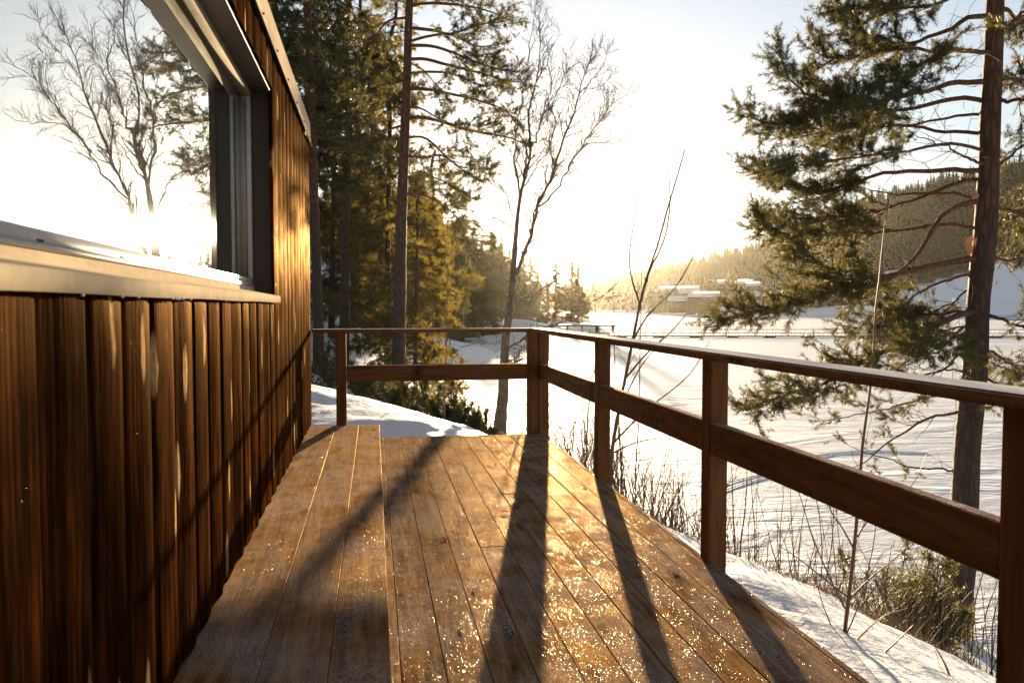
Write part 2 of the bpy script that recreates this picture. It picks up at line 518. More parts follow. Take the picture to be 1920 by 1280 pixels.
def bark_mat(name, low, high, h0=3.0, h1=7.0, sc=1.0):
    t = NT(name)
    v0 = t.coords((22 * sc, 22 * sc, 4.5 * sc))
    n1 = t.noise(v0, 1.2, 7, 0.7, 0.8)
    wv = t.n('VectorMath', operation='ADD'); t.l(v0, wv.inputs[0])
    nc = t.n('TexNoise'); nc.inputs['Scale'].default_value = 0.9; nc.inputs['Detail'].default_value = 5; t.l(v0, nc.inputs['Vector'])
    t.l(nc.outputs['Color'], wv.inputs[1])
    v = wv.outputs[0]
    vo = t.n('TexVoronoi', feature='DISTANCE_TO_EDGE'); vo.inputs['Scale'].default_value = 0.8
    t.l(v, vo.inputs['Vector'])
    tc = t.n('TexCoord'); sx = t.n('SeparateXYZ'); t.l(tc.outputs['Object'], sx.inputs[0])
    hz = t.math('ADD', sx.outputs[2], t.math('MULTIPLY', t.noise(t.coords((1, 1, 1)), 1.5, 4), 2.0))
    c = t.mix(t.rng(hz, h0 + 1, h1 + 1), low, high)
    crack = t.rng(vo.outputs['Distance'], 0.0, 0.30, 1.0, 0.0)
    c = t.mix(t.math('MULTIPLY', crack, 0.75), c, tuple(x * 0.25 for x in low))
    c = t.mix(t.rng(n1, 0.35, 0.7, 0, 0.6), c, tuple(x * 0.45 for x in low))
    t.set(Base_Color=c, Roughness=0.8, Specular_IOR_Level=0.3)
    hh = t.math('ADD', t.math('MULTIPLY', crack, -0.7), n1)
    t.l(t.bump(hh, 0.8, 0.03 / sc), t.b.inputs['Normal'])
    return t.m
M_bark = bark_mat('pine_bark', (0.085, 0.058, 0.042), (0.20, 0.085, 0.036))
M_limb = bark_mat('pine_limb_bark', (0.16, 0.085, 0.045), (0.24, 0.11, 0.05), 0, 3, 1.5)
M_birch = bark_mat('birch_bark', (0.24, 0.18, 0.13), (0.40, 0.31, 0.22), 1, 5, 0.8)
M_twig = simple('bare_twig_bark', (0.10, 0.055, 0.035), 0.65)
M_sapling = simple('reddish_sapling_bark', (0.16, 0.065, 0.03), 0.55)
M_grass = simple('dry_grass_straw', (0.24, 0.15, 0.06), 0.7)
M_forestfloor = simple('forest_floor', (0.06, 0.05, 0.035), 0.9)

def forest_mat():
    t = NT('hill_forest')
    n1 = t.noise(t.coords((1, 1, 1)), 0.12, 2)
    n2 = t.noise(t.coords((1, 1, 1)), 0.018, 4, 0.6)
    c = t.mix(t.rng(n1, 0.3, 0.7), (0.010, 0.019, 0.007), (0.028, 0.040, 0.014))
    c = t.mix(t.rng(n2, 0.58, 0.70, 0, 0.7), c, (0.06, 0.045, 0.028))
    return t.set(Base_Color=c, Roughness=0.8, Specular_IOR_Level=0.1)
M_hillforest = forest_mat()

# ================================================================== THE SETTING
LAKE = -3.8
# terrain heights by scattered known points (linear radial basis)
TP = np.array([
    (-1, 0, -.6), (.5, 3, -.6), (1.6, 2, -.52), (1.6, 5, -.5), (0, 6, -.5), (-6, 0, -.4), (-6, 6, -.2), (1.6, -3, -.6), (-6, -10, -.5),
    (2.46, 4.9, -.58), (2.4, 6.5, -.68), (3.0, 6, -.86), (3.5, 4.8, -.97), (3.9, 4.4, -1.15), (2.2, 7.6, -.72), (2.5, 2, -.6), (3.6, 2, -.95), (4.5, 2, -1.4),
    (6.1, 7.57, -2.3), (4.5, 7, -1.9), (3.5, 8, -1.5), (5, 5, -1.95), (6, 3, -2.3), (8, 5, -3.2), (8, 9, -3.5), (9.5, 7, -3.95), (5.5, 11, -3.3), (7, 12, -3.95), (12, 5, -4.8), (14, -5, -5), (8, -5, -3.2), (4, -6, -1.2),
    (-.3, 8.4, -.16), (-.5, 9.4, .0), (-1.5, 10, .12), (-.77, 10.5, .08), (.5, 9.5, -.14), (1.0, 8.2, -.2), (1.3, 8.6, -.35), (1.8, 8.3, -.6), (0, 11, -.08), (.75, 11.3, -.37), (1.42, 11.8, -.64), (2.05, 12.7, -1.0),
    (-2, 12, .25), (-6, 12, .6), (0, 14.5, -.75), (-2, 15, -.3), (.5, 16, -.95), (.58, 20, -1.30), (2, 16, -1.6), (-2, 20, -.8), (-6, 20, .6),
    (3.13, 20, -2.05), (4.6, 15, -3.2), (5.2, 20, -3.5), (6, 24, -3.95), (4.3, 35, -3.3), (5.6, 40, -4.0), (2, 28, -2.3), (0, 30, -1.4), (-1.9, 35, -.3), (-3.3, 50, 1.7), (-8, 35, 2.5), (-12, 55, 5),
    (2, 50, -2.2), (4.2, 65, -3.3), (5.6, 65, -4.0), (0, 70, -.8), (-5, 80, 3.2), (4, 95, -2.2), (6, 115, -3.3), (7.6, 115, -4.0), (0, 115, .2), (-8, 115, 4.5), (10, 141, -1.6), (14.6, 141, -4.0), (3, 150, 1.6),
    (17, 165, 2.6), (10, 165, 3.4), (24, 175, .3), (22, 200, 3.2), (27, 198, .2), (31.8, 202, -4.0), (36, 230, -.2), (45, 250, -.2), (60, 262, -1.4), (66, 264, -3.0), (71, 266, -4.1), (55, 290, -1), (64, 300, -4.2), (40, 340, -4.2), (20, 320, 2), (20, 250, 6),
    (-30, 40, 9), (-30, 100, 13), (-20, 160, 12), (-10, 230, 14), (0, 300, 10), (10, 380, -2), (-60, 60, 16), (-70, 160, 22), (-60, 280, 22), (-120, 100, 26), (-130, 250, 28), (-60, 400, 8), (-140, 400, 14), (-30, 0, 2), (-70, 0, 5), (-140, 0, 12),
    (20, 30, -6), (20, 60, -6), (30, 110, -6), (60, 200, -6), (90, 266, -6), (90, 350, -7), (110, 60, -8), (60, 400, -7), (20, 12, -6), (30, -20, -7), (110, -20, -8),
], float)
def _fit():
    P = TP[:, :2]
    D = np.linalg.norm(P[:, None] - P[None], axis=2)
    A = np.ones((len(P) + 1, len(P) + 1)); A[:-1, :-1] = D; A[-1, -1] = 0
    return np.linalg.solve(A, np.append(TP[:, 2], 0))
_W = _fit()
def ground(x, y):
    x = np.asarray(x, float); y = np.asarray(y, float)
    sh = np.broadcast(x, y).shape
    xf, yf = np.broadcast_to(x, sh).ravel(), np.broadcast_to(y, sh).ravel()
    z = np.full(len(xf), _W[-1])
    for (px, py, _), w in zip(TP, _W[:-1]):
        z = z + w * np.hypot(xf - px, yf - py)
    d = np.hypot(xf, yf)
    near = np.clip((d - 1) / 4, 0, 1)
    amp = np.clip(d / 120, 0.0, 1.0)
    z = z + near * (0.10 * fbm(xf * 0.9, yf * 0.9, 3) + 0.035 * fbm(xf * 3.1 + yf, yf * 4.3, 3)) + amp * 1.6 * fbm(xf / 9, yf / 9, 4)
    return z.reshape(sh)
def gz(x, y):
    return float(ground(np.array([x]), np.array([y]))[0])

def axis(pieces):
    out = []
    for a, b, s in pieces:
        out.append(np.arange(a, b, s))
    return np.concatenate(out + [np.array([pieces[-1][1]])])
def grid_mesh(name, X, Y, Z, mat, smooth=True):
    ny, nx = X.shape
    V = np.stack([X, Y, Z], axis=-1).reshape(-1, 3)
    i = np.arange(ny - 1)[:, None] * nx + np.arange(nx - 1)[None, :]
    Q = np.stack([i, i + 1, i + nx + 1, i + nx], axis=-1).reshape(-1, 4)
    return mesh_np(name, V, Q, None, smooth, mat)

xs = axis([(-150, -24, 6), (-24, -6, 1.0), (-6, 9, .11), (9, 24, .8), (24, 112, 3)])
ys = axis([(-24, -2, 1.0), (-2, 14, .11), (14, 30, .3), (30, 70, 1.0), (70, 420, 2.8)])
GX, GY = np.meshgrid(xs, ys)
GZ = ground(GX, GY)
under = (GX > -7) & (GX < 1.6) & (GY > -3) & (GY < 7.5)     # the earth is dug out under the deck and cabin
GZ = np.where(under, np.minimum(GZ, -0.45), GZ)
obj('snowy_ground', grid_mesh('snowy_ground', GX, GY, GZ, M_snow), kind='structure')
lx = axis([(-420, 0, 60), (0, 60, 2), (60, 1900, 40)])
ly = axis([(-120, 0, 20), (0, 120, 2), (120, 2300, 40)])
LX, LY = np.meshgrid(lx, ly)
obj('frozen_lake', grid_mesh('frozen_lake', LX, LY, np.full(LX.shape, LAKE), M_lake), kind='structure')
# polished, refrozen streak of ice on the lake
ia = np.linspace(0, 2 * math.pi, 60, endpoint=False)
pc = at(1068, 681, 69)
ir = 1 + 0.35 * np.array([float(vnoise(np.array([3 * math.cos(a) + 9]), np.array([3 * math.sin(a) + 4]))[0]) for a in ia])
iv = np.stack([pc[0] + 3.2 * ir * np.cos(ia), pc[1] + 5.5 * ir * np.sin(ia), np.full(60, LAKE + 0.01)], axis=1)
iv = np.concatenate([iv, [[pc[0], pc[1], LAKE + 0.01]]])
obj('ice_patch', mesh_np('ice_patch', iv, None, [[i, (i + 1) % 60, 60] for i in range(60)], False, M_ice), kind='structure')

# ski tracks pressed into the lake snow near the shore: low ridges beside a groove
for k, pts in enumerate([[(1330, 925), (1385, 905), (1440, 890), (1500, 862), (1560, 850), (1640, 846), (1740, 850)]]):
    P = []
    for (px, py) in pts:
        dep = F * (1.2 - LAKE) / (py - 575)
        P.append(at(px, py, dep)[:2])
    P = np.array(P)
    u = np.linspace(0, len(P) - 1, 90)
    for off in (-.16, .16):
        X_ = np.interp(u, np.arange(len(P)), P[:, 0]); Y_ = np.interp(u, np.arange(len(P)), P[:, 1])
        for q in range(6): X_[1:-1] = (X_[:-2] + X_[1:-1] * 2 + X_[2:]) / 4; Y_[1:-1] = (Y_[:-2] + Y_[1:-1] * 2 + Y_[2:]) / 4
        tx, ty = np.gradient(X_), np.gradient(Y_); ll = np.hypot(tx, ty); nx, ny = -ty / ll, tx / ll
        prof = [(-.14, -.002), (-.07, .018), (-.03, .015), (0, .004), (.03, .015), (.07, .018), (.14, -.002)]
        V = np.array([[X_[i] + nx[i] * (off + a_), Y_[i] + ny[i] * (off + a_), LAKE + h_ + (.012 * vnoise(np.array([i * .7]), np.array([a_ * 9 + off]))[0] if h_ > 0 else 0)] for i in range(90) for a_, h_ in prof])
        m_ = len(prof)
        Qd = [[i * m_ + j, i * m_ + j + 1, (i + 1) * m_ + j + 1, (i + 1) * m_ + j] for i in range(89) for j in range(m_ - 1)]
        obj('ski_track', mesh_np('ski_track', V, Qd, None, True, M_lake), kind='structure')

# ---- wooded hill across the lake, from its ridge line
RP = np.array([(-200, 545, 1700), (300, 538, 1700), (900, 540, 1700), (1050, 540, 1650), (1100, 536, 1560), (1150, 520, 1450), (1200, 507, 1350), (1250, 497, 1260), (1320, 482, 1160), (1400, 463, 1060), (1470, 436, 980), (1520, 412, 930),
               (1620, 374, 850), (1750, 338, 770), (1830, 319, 730), (1920, 300, 700), (2100, 270, 660), (2400, 240, 640), (3000, 220, 640)], float)
SHD = np.array([(-200, 1200), (900, 1150), (1050, 1000), (1100, 800), (1150, 640), (1200, 565), (1300, 535), (1500, 515), (1750, 500), (2000, 490), (3000, 520)], float)
hu = np.linspace(-200, 2900, 280)
hv = np.linspace(-0.02, 1.25, 46)
def hill_point(u, v):
    u = np.asarray(u, float); v = np.asarray(v, float)
    ds = np.interp(u, SHD[:, 0], SHD[:, 1])
    dr = np.interp(u, RP[:, 0], RP[:, 2])
    zr = 1.2 + (575 - np.interp(u, RP[:, 0], RP[:, 1])) / F * dr - 9
    d = ds + (dr - ds) * v
    vv = np.clip(v, 0, 1)
    prof = 0.06 * np.clip(vv * 12, 0, 1) + 0.94 * np.clip((vv - 0.12) / 0.88, 0, 1) ** 1.05
    z = LAKE - 0.3 + (zr - LAKE) * prof - np.clip(v - 1, 0, 1) * 25
    z = np.where(v < 0, LAKE - 1.5, z)
    a = YAW + np.arctan((u - 960) / F)
    rr = d / np.cos(a - YAW)
    return np.stack([rr * np.sin(a), rr * np.cos(a), z], axis=-1)
HU, HV = np.meshgrid(hu, hv)
HP = hill_point(HU, HV)
HP[..., 2] += 3.0 * fbm(HP[..., 0] / 60, HP[..., 1] / 60, 3) * np.clip(HV * 3, 0, 1)
def is_open(u, v):
    """open snow: the shore strip, the village, the ski slope"""
    u = np.asarray(u, float); v = np.asarray(v, float)
    shore = v < 0.07
    village = (u > 1205) & (u < 1510) & (v < 0.20)
    s = 0.10 + (u - 1560) / 300 * 0.26
    slope = (u > 1560) & (v < np.clip(s, 0.1, 0.42)) & (u < 2080)
    return shore | village | slope
hill_me = grid_mesh('wooded_hill', HP[..., 0], HP[..., 1], HP[..., 2], None)
att = hill_me.attributes.new('snow', 'FLOAT', 'POINT')
att.data.foreach_set('value', is_open(HU, HV).astype(np.float32).ravel())
t = NT('hill_ground')
an = t.n('Attribute'); an.attribute_name = 'snow'
nz = t.noise(t.coords((1, 1, 1)), 0.15, 5)
t.set(Base_Color=t.mix(an.outputs['Fac'], t.mix(t.rng(nz, 0.3, 0.7), (0.05, 0.05, 0.035), (0.09, 0.08, 0.06)), (0.9, 0.91, 0.93)), Roughness=0.8)
obj('wooded_hill', hill_me, t.m, kind='structure')

# ================================================================== CABIN
WX = -0.5616                     # face of the cladding
WY0, WY1 = -1.6, 7.40
ZB, ZT = 0.142, 2.66
OY0, OY1, OZ0, OZ1 = 0.15, 4.84, 1.235, 2.445      # window opening
cabin = thing('cabin', 'dark brown timber clad cabin with a big mirroring window along the deck', 'cabin', (WX - 2.4, 3.0, 0))
core = MB()
tk = 0.024
cx0, cx1 = WX - 4.6, WX - tk
def slab(a, b): core.box((np.array(a) + np.array(b)) / 2, np.abs(np.array(b) - np.array(a)))
slab((cx1 - .2, WY0, -.45), (cx1, WY1 - .01, OZ0 - .03))
slab((cx1 - .2, WY0, OZ1 + .02), (cx1, WY1 - .01, ZT + .1))
slab((cx1 - .2, OY1 + .02, OZ0 - .03), (cx1, WY1 - .01, OZ1 + .02))
slab((cx1 - .2, WY0, OZ0 - .03), (cx1, OY0 - .02, OZ1 + .02))
slab((cx0, WY1 - .2, -.45), (cx1 - .2, WY1 - .01, ZT + .1))
slab((cx0, WY0, -.45), (cx1 - .2, WY0 + .2, ZT + .1))
slab((cx0 - .2, WY0, -.45), (cx0, WY1 - .01, ZT + .1))
slab((cx0, WY0 + .2, -.10), (cx1 - .2, WY1 - .2, -.02))
core.build('wall', M_darkwood, cabin)
rf = MB()
rf.box((WX - 2.5, (WY0 + WY1) / 2, ZT + .135), (4.86, WY1 - WY0 + .1, .07))
rf.build('roof', simple('roof_felt', (0.05, 0.05, 0.05), 0.8), cabin)
sn = MB(); sn.box((WX - 2.6, (WY0 + WY1) / 2, ZT + .18), (4.4, WY1 - WY0 - .3, .02))
sn.build('roof_snow', M_roofsnow, cabin)

def clad_mesh(name, h, w, seed):
    """one moulded board: rounded face, eased edges, running up z from 0"""
    rs = np.random.default_rng(seed)
    c1, c2 = rs.uniform(.40, .60), rs.uniform(-.002, .002)
    yy = np.array([0, .0, .03, .10, .2, .32, .44, .56, .68, .80, .90, .97, 1.0, 1.0]) * w
    s = yy / w
    xx = 0.011 * (1 - np.abs((s - c1) / np.maximum(c1, 1 - c1)) ** 2.1) + 0.010 + c2 * np.sin(s * 9)
    xx[0] = xx[-1] = -.004
    xx[1] = xx[-2] = 0.008
    nz_ = max(2, int(h / .11) + 1)
    zz = np.linspace(0, h, nz_)
    V = np.zeros((nz_, len(yy), 3))
    V[..., 1] = yy[None] - w / 2
    V[..., 0] = xx[None] + 0.0012 * rs.standard_normal(nz_)[:, None] * np.sin(s * math.pi)[None]
    V[..., 1] += (0.0015 * np.cumsum(rs.standard_normal(nz_)) * .3)[:, None] * np.sin(s * math.pi)[None]
    V[..., 2] = zz[:, None]
    n = len(yy)
    i = np.arange(nz_ - 1)[:, None] * n + np.arange(n - 1)[None]
    Q = np.stack([i, i + 1, i + n + 1, i + n], -1).reshape(-1, 4)
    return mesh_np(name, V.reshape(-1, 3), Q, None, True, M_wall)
PIT = 0.2365
nb_ = int((WY1 - WY0) / PIT)
cache = {}
for i in range(nb_ + 1):
    y1 = WY1 - i * PIT
    y0 = y1 - PIT
    if y0 < WY0: break
    yc = (y0 + y1) / 2
    spans = [(ZB, ZT)] if (yc > OY1 or yc < OY0) else [(ZB, OZ0 - .012), (OZ1, ZT)]
    for a, b in spans:
        key = (round(b - a, 3), i % 4)
        if key not in cache:
            cache[key] = clad_mesh('cladding_board', b - a, PIT - .0035, 50 + len(cache))
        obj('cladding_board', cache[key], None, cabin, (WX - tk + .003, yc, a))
# corner board at the far end
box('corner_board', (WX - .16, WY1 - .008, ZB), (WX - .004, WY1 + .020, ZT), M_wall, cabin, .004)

# window -----------------------------------------------------------
win = obj('window', None, None, cabin, (WX - .13, (OY0 + OY1) / 2, OZ0))
FX0, FX1 = -.765, -.687
fm = MB()
fz0, fz1 = 1.318, 2.41
fm.box(((FX0 + FX1) / 2, (OY0 + OY1) / 2, fz0 + .022), (FX1 - FX0, OY1 - OY0, .044))
for yy in (OY1 - .0275, OY0 + .0275):
    fm.box(((FX0 + FX1) / 2, yy, (fz0 + .044 + fz1 - .01) / 2), (FX1 - FX0 - .004, .055, fz1 - .01 - fz0 - .044))
fm.box((FX1 + .004, (OY0 + OY1) / 2, fz0 + .006), (.008, OY1 - OY0 - .01, .012))
fm.box((FX1 - .022, OY1 - .060, (fz0 + fz1) / 2), (.004, .010, fz1 - fz0 - .06))
fm.build('frame', M_alu, win)
tm_ = MB(); tm_.box(((FX0 + FX1) / 2, (OY0 + OY1) / 2, fz1 + .0125), (FX1 - FX0, OY1 - OY0, .045))
tm_.build('frame_head', M_alu2, win)
pane = box('glass_pane', (-.748, OY0 + .05, fz0 + .04), (-.744, OY1 - .05, fz1 - .005), M_glass, win, 0)
M_slot = simple('dark_slot', (0.02, 0.018, 0.015), 0.8, 0.0, 0.0)
for k in range(8):
    yy = .7 + k * .55
    box('drain_slot', (FX1 - .004, yy, fz0 + .017), (FX1 + .0006, yy + .035, fz0 + .023), M_slot, win, 0)
# jambs and head lining of the recess
box('jamb', (-.70, OY1 - .001, OZ0 + .03), (WX - .012, OY1 + .018, OZ1), M_jamb, win, .002)
box('jamb', (-.70, OY0 - .018, OZ0 + .03), (WX - .012, OY0 + .001, OZ1), M_jamb, win, .002)
hd = box('head_lining', (-.772, OY0, OZ1 - .012), (WX - .016, OY1 - .002, OZ1 + .006), M_jamb, win, .002)
# dark room behind the glass
rm = MB()
rm.box((WX - 3.6, 3, 1.25), (.04, 8.4, 2.6))
rm.build('room_wall', simple('dark_room', (0.05, 0.05, 0.05), 0.9), cabin)
# folded sheet-metal sill
sp = [(-.692, 1.316), (-.684, 1.316), (-.682, 1.292), (-.543, 1.264), (-.5405, 1.262), (-.5400, 1.2245), (-.5425, 1.223), (-.546, 1.258), (-.684, 1.286)]
n = len(sp)
yl = np.linspace(OY0 - .02, OY1 + .012, 30)
SV = np.array([[x, y, z + .0012 * math.sin(y * 5.1) * (x > -.55)] for y in yl for x, z in sp])
SQ = [[a * n + k, a * n + (k + 1) % n, (a + 1) * n + (k + 1) % n, (a + 1) * n + k] for a in range(len(yl) - 1) for k in range(n)]
smb = MB(); smb.add(SV, SQ)
smb.add(SV[-n:], None, [[0, k, k + 1] for k in range(1, n - 1)])
smb.build('sill', M_flash, win)
for k in range(9):                                    # frozen drops hanging from the sill edge
    yy = [1.86, 1.98, 2.3, 2.34, 2.37, 2.42, 2.52, 3.1, 1.62][k]
    ms = bmesh.new(); bmesh.ops.create_icosphere(ms, subdivisions=1, radius=.004)
    me = bpy.data.meshes.new('ice_drop'); ms.to_mesh(me); ms.free(); me.materials.append(M_ice)
    obj('ice_drop', me, None, win, (-.5405, yy, 1.2225))
# sheet-metal fascia along the eave, with its screws
fp = [(-.566, 2.845), (-.552, 2.845), (-.545, 2.66), (-.534, 2.638), (-.538, 2.636), (-.549, 2.656), (-.556, 2.84)]
n = len(fp)
yl = np.linspace(WY0 - .05, WY1 + .03, 40)
SV = np.array([[x, y, z + .0015 * math.sin(y * 3.3)] for y in yl for x, z in fp])
SQ = [[a * n + k, a * n + (k + 1) % n, (a + 1) * n + (k + 1) % n, (a + 1) * n + k] for a in range(len(yl) - 1) for k in range(n)]
fb = MB(); fb.add(SV, SQ); fb.add(SV[-n:], None, [[0, k, k + 1] for k in range(1, n - 1)])
fasc = fb.build('fascia', M_flash, cabin, origin=(-.55, 3, 2.7))
WL[fasc] = Vector((-.55, 3, 2.7))
fasc.location = WL[fasc] - WL[cabin]
scm = MB(); scm.tube([(-.004, 0, 0), (.005, 0, 0), (.007, 0, 0)], [.006, .006, .003], 8)
scme = scm.mesh('screw', M_slot)
for k in range(15):
    obj('screw', scme, None, fasc, (-.5445, WY1 - .12 - k * .6, 2.69))

# ================================================================== DECK
deck = thing('deck', 'frosted brown plank deck with long board shadows beside the cabin', 'deck', (0.5, 3.0, -.1))
DY0, DY1 = -1.8, 7.36
DP = 0.1451
bx0 = 0.0788
rr = random.Random(5)
def deck_board(x0, x1, y0, y1, dz=0.0):
    o = box('deck_board', (x0 + .0018, y0, -.028), (x1 - .0012, y1, 0), M_deck, deck, .0015)
    o.location.z += dz
splits = {0: 4.75, 2: 1.0, 4: 3.9, 6: 5.0, 8: 2.2}
for i in range(-1, 10):
    x0 = bx0 + i * DP
    x1 = x0 + DP
    e = rr.uniform(-.006, .006)
    dz = rr.uniform(-.0012, .0012)
    if i + 1 in splits:
        s = splits[i + 1]
        deck_board(x0, x1, DY0, s - .0015, dz)
        deck_board(x0, x1, s + .0015, DY1 + e, dz + .0008)
    else:
        deck_board(x0, x1, DY0, DY1 + e, dz)
xe = bx0 + 10 * DP
box('edge_board', (xe + .004, DY0, -.148), (xe + .032, DY1 + .01, -.003), M_deck, deck, .003)
box('end_board', (-.1, DY1 - .032, -.178), (xe, DY1 - .004, -.032), M_deck, deck, .003)
for yy in np.arange(-1.5, 7.3, .6):
    box('joist', (-.54, yy, -.176), (xe + .002, yy + .045, -.0305), M_darkwood, deck, 0)
for yy in (0.2, 2.4, 4.7, 7.0):
    box('footing_post', (1.36, yy + .048, -1.0), (1.46, yy + .148, -.178), M_darkwood, deck, .003)
# low step along the wall
step = thing('step', 'low three-plank wooden step running along the cabin wall', 'step', (-.25, 3.0, 0))
SX = [-.583, -.345, -.141, .043]
for a in range(3):
    o = box('plank', (SX[a] + .0012, -1.8, .092), (SX[a + 1] - .0012, DY1 + .02 - .004 * a, .12), M_bench, step, .0015)
box('riser', (-.005, -1.8, .002), (.022, DY1 - .03, .0905), M_bench, step, .0015)
for yy in np.arange(-1.5, 7.3, .9):
    box('bearer', (-.53, yy, .002), (-.007, yy + .045, .0905), M_darkwood, step, 0)

# ================================================================== RAILING
rail = thing('railing', 'brown wooden railing with frosted handrail round the deck edge', 'railing', (1.5, 7.4, 0))
PX0, PX1 = 1.535, 1.627
def post(x0, y0, w=.092, zb=-.30, zt=.962):
    return box('post', (x0, y0, zb), (x0 + w, y0 + w, zt), M_rail, rail, .004, seg=2)
RYS = [1.64, 3.475, 5.35]            # near faces of the posts along the lake side
for y in RYS + [-0.25]:
    post(PX0, y)
post(1.540, 7.385, .100)            # corner pair
post(1.438, 7.395, .1)
post(-.345, 7.40)
post(-1.9, 7.40)
HZ0, HZ1 = .963, 1.0
box('handrail', (1.455, -1.0, HZ0), (1.60, 7.50, HZ1), M_hand, rail, .006, seg=2)
box('handrail', (-.555, 7.375, HZ0 - .002), (1.4535, 7.50, HZ1 - .002), M_handx, rail, .006, seg=2)
ends = [-0.25] + RYS + [7.385]
for a, b in zip(ends[:-1], ends[1:]):
    box('mid_rail', (PX0 + .003, a + .0935, .515), (PX0 + .049, b - .0015, .663), M_raily, rail, .004)
box('mid_rail', (-.2515, 7.403, .515), (1.4365, 7.449, .663), M_railx, rail, .004)

# ================================================================== TREES
def resample(P, n):
    P = np.asarray(P, float)
    if len(P) > 2:                                        # Catmull-Rom
        Q = np.concatenate([[2 * P[0] - P[1]], P, [2 * P[-1] - P[-2]]])
        out = []
        for i in range(1, len(Q) - 2):
            for t in np.linspace(0, 1, 8, endpoint=False):
                a, b, c, d = Q[i - 1], Q[i], Q[i + 1], Q[i + 2]
                out.append(.5 * (2 * b + (c - a) * t + (2 * a - 5 * b + 4 * c - d) * t * t + (3 * b - a - 3 * c + d) * t ** 3))
        out.append(P[-1])
        P = np.array(out)
    s = np.concatenate([[0], np.cumsum(np.linalg.norm(np.diff(P, axis=0), axis=1))])
    u = np.linspace(0, s[-1], n)
    return np.stack([np.interp(u, s, P[:, k]) for k in range(3)], axis=1)
def plen(P):
    return float(np.linalg.norm(np.diff(P, axis=0), axis=1).sum())
def unit(v):
    v = np.asarray(v, float)
    return v / (np.linalg.norm(v) + 1e-9)
def trace(pts, d0, d1=None, n=14):
    d1 = d0 if d1 is None else d1
    k = len(pts)
    return resample([at(x, y, d0 + (d1 - d0) * i / max(1, k - 1)) for i, (x, y) in enumerate(pts)], n)
Z = np.array([0, 0, 1.0])

def shoot(p, d, L, rng, n=5, bend=.18, up=.0):
    P = [np.array(p, float)]
    d = unit(d)
    for i in range(n - 1):
        d = unit(d + bend * rng.standard_normal(3) * .5 + up * Z)
        P.append(P[-1] + d * L / (n - 1))
    return np.array(P)

def spray(wb, tf, P, r0, f0, nsub, L, tl, rng, up=.04, ts=1.0, bare=0.0, sides=3, step=.075, tw_=True):
    """side shoots and needle tufts of a pine limb"""
    n = len(P)
    Lp = plen(P)
    for k in range(nsub):
        f = f0 + (1 - f0) * (k + rng.random()) / nsub
        i = min(n - 2, int(f * (n - 1)))
        a = f * (n - 1) - i
        p = P[i] * (1 - a) + P[i + 1] * a
        t = unit(P[i + 1] - P[i])
        h = unit(np.cross(t, Z))
        s = 1 if (k % 2) else -1
        d = unit(t * rng.uniform(.5, 1.0) + s * h * rng.uniform(.3, 1.1) + Z * rng.uniform(-.55, .55))
        l = L * (1 - .55 * (f - f0) / (1 - f0 + 1e-6)) * rng.uniform(.55, 1.25)
        S = shoot(p, d, l, rng, 6, .22, up)
        rr_ = max(.0025, r0 * .34 * (1 - .6 * f))
        wb.tube(S, np.linspace(rr_, rr_ * .35, 6), sides, False)
        if rng.random() < bare:
            continue
        m = max(2, int(l / step))
        for q in range(m):
            g = .28 + .72 * (q + rng.random()) / m
            j = min(4, int(g * 5)); b = g * 5 - j
            p2 = S[j] * (1 - b) + S[j + 1] * b
            st = unit(S[j + 1] - S[j])
            d2 = unit(st * .8 + rng.standard_normal(3) * .55 + Z * .12)
            l2 = tl * rng.uniform(.5, 1.3)
            e = p2 + d2 * l2
            if tw_: wb.tube([p2, e], [rr_ * .4, rr_ * .25], 3, False)
            tf.append((*e, *d2, ts * rng.uniform(.7, 1.2)))
            if rng.random() < .6:
                tf.append((*(p2 + d2 * l2 * .5), *unit(d2 + rng.standard_normal(3) * .3), ts * rng.uniform(.6, 1.0)))
        tf.append((*S[-1], *unit(S[-1] - S[-2]), ts * 1.1))

def needles(tf, n, length, width, rng, axis_len=None, phi=(25, 75)):
    tf = np.asarray(tf, float)
    axis_len = axis_len or length * 1.4
    T = len(tf)
    pos = np.repeat(tf[:, :3], n, 0); d = np.repeat(tf[:, 3:6], n, 0); s = np.repeat(tf[:, 6], n)[:, None]
    N = T * n
    rv = rng.standard_normal((N, 3))
    rv -= (rv * d).sum(1)[:, None] * d
    rv /= np.linalg.norm(rv, axis=1)[:, None] + 1e-9
    ph = np.radians(rng.uniform(phi[0], phi[1], N))[:, None]
    nd = d * np.cos(ph) + rv * np.sin(ph)
    base = pos - d * (rng.random(N)[:, None] * axis_len * s)
    tip = base + nd * length * s * rng.uniform(.7, 1.15, N)[:, None]
    w = np.cross(nd, rng.standard_normal((N, 3)))
    w /= np.linalg.norm(w, axis=1)[:, None] + 1e-9
    w *= width / 2
    V = np.stack([base - w, base + w, tip], axis=1).reshape(-1, 3)
    return V, np.arange(N * 3).reshape(-1, 3)

def crown(parent, tf, n, length, width, rng, mat, name='crown', **kw):
    V, T = needles(tf, n, length, width, rng, **kw)
    me = mesh_np(name, V - np.array(WL[parent]), None, T, False, mat)
    return obj(name, me, None, parent, WL[parent])

def trunk_mesh(wb, P, r, rng, sides=10, knob=.06):
    n = len(P)
    r = np.array(r) * (1 + knob * rng.standard_normal(n))
    wb.tube(P, r, sides, True)

def taper_r(n, r0, r1, flare=.35):
    u = np.linspace(0, 1, n)
    return r0 + (r1 - r0) * u + r0 * flare * np.exp(-u * 22)

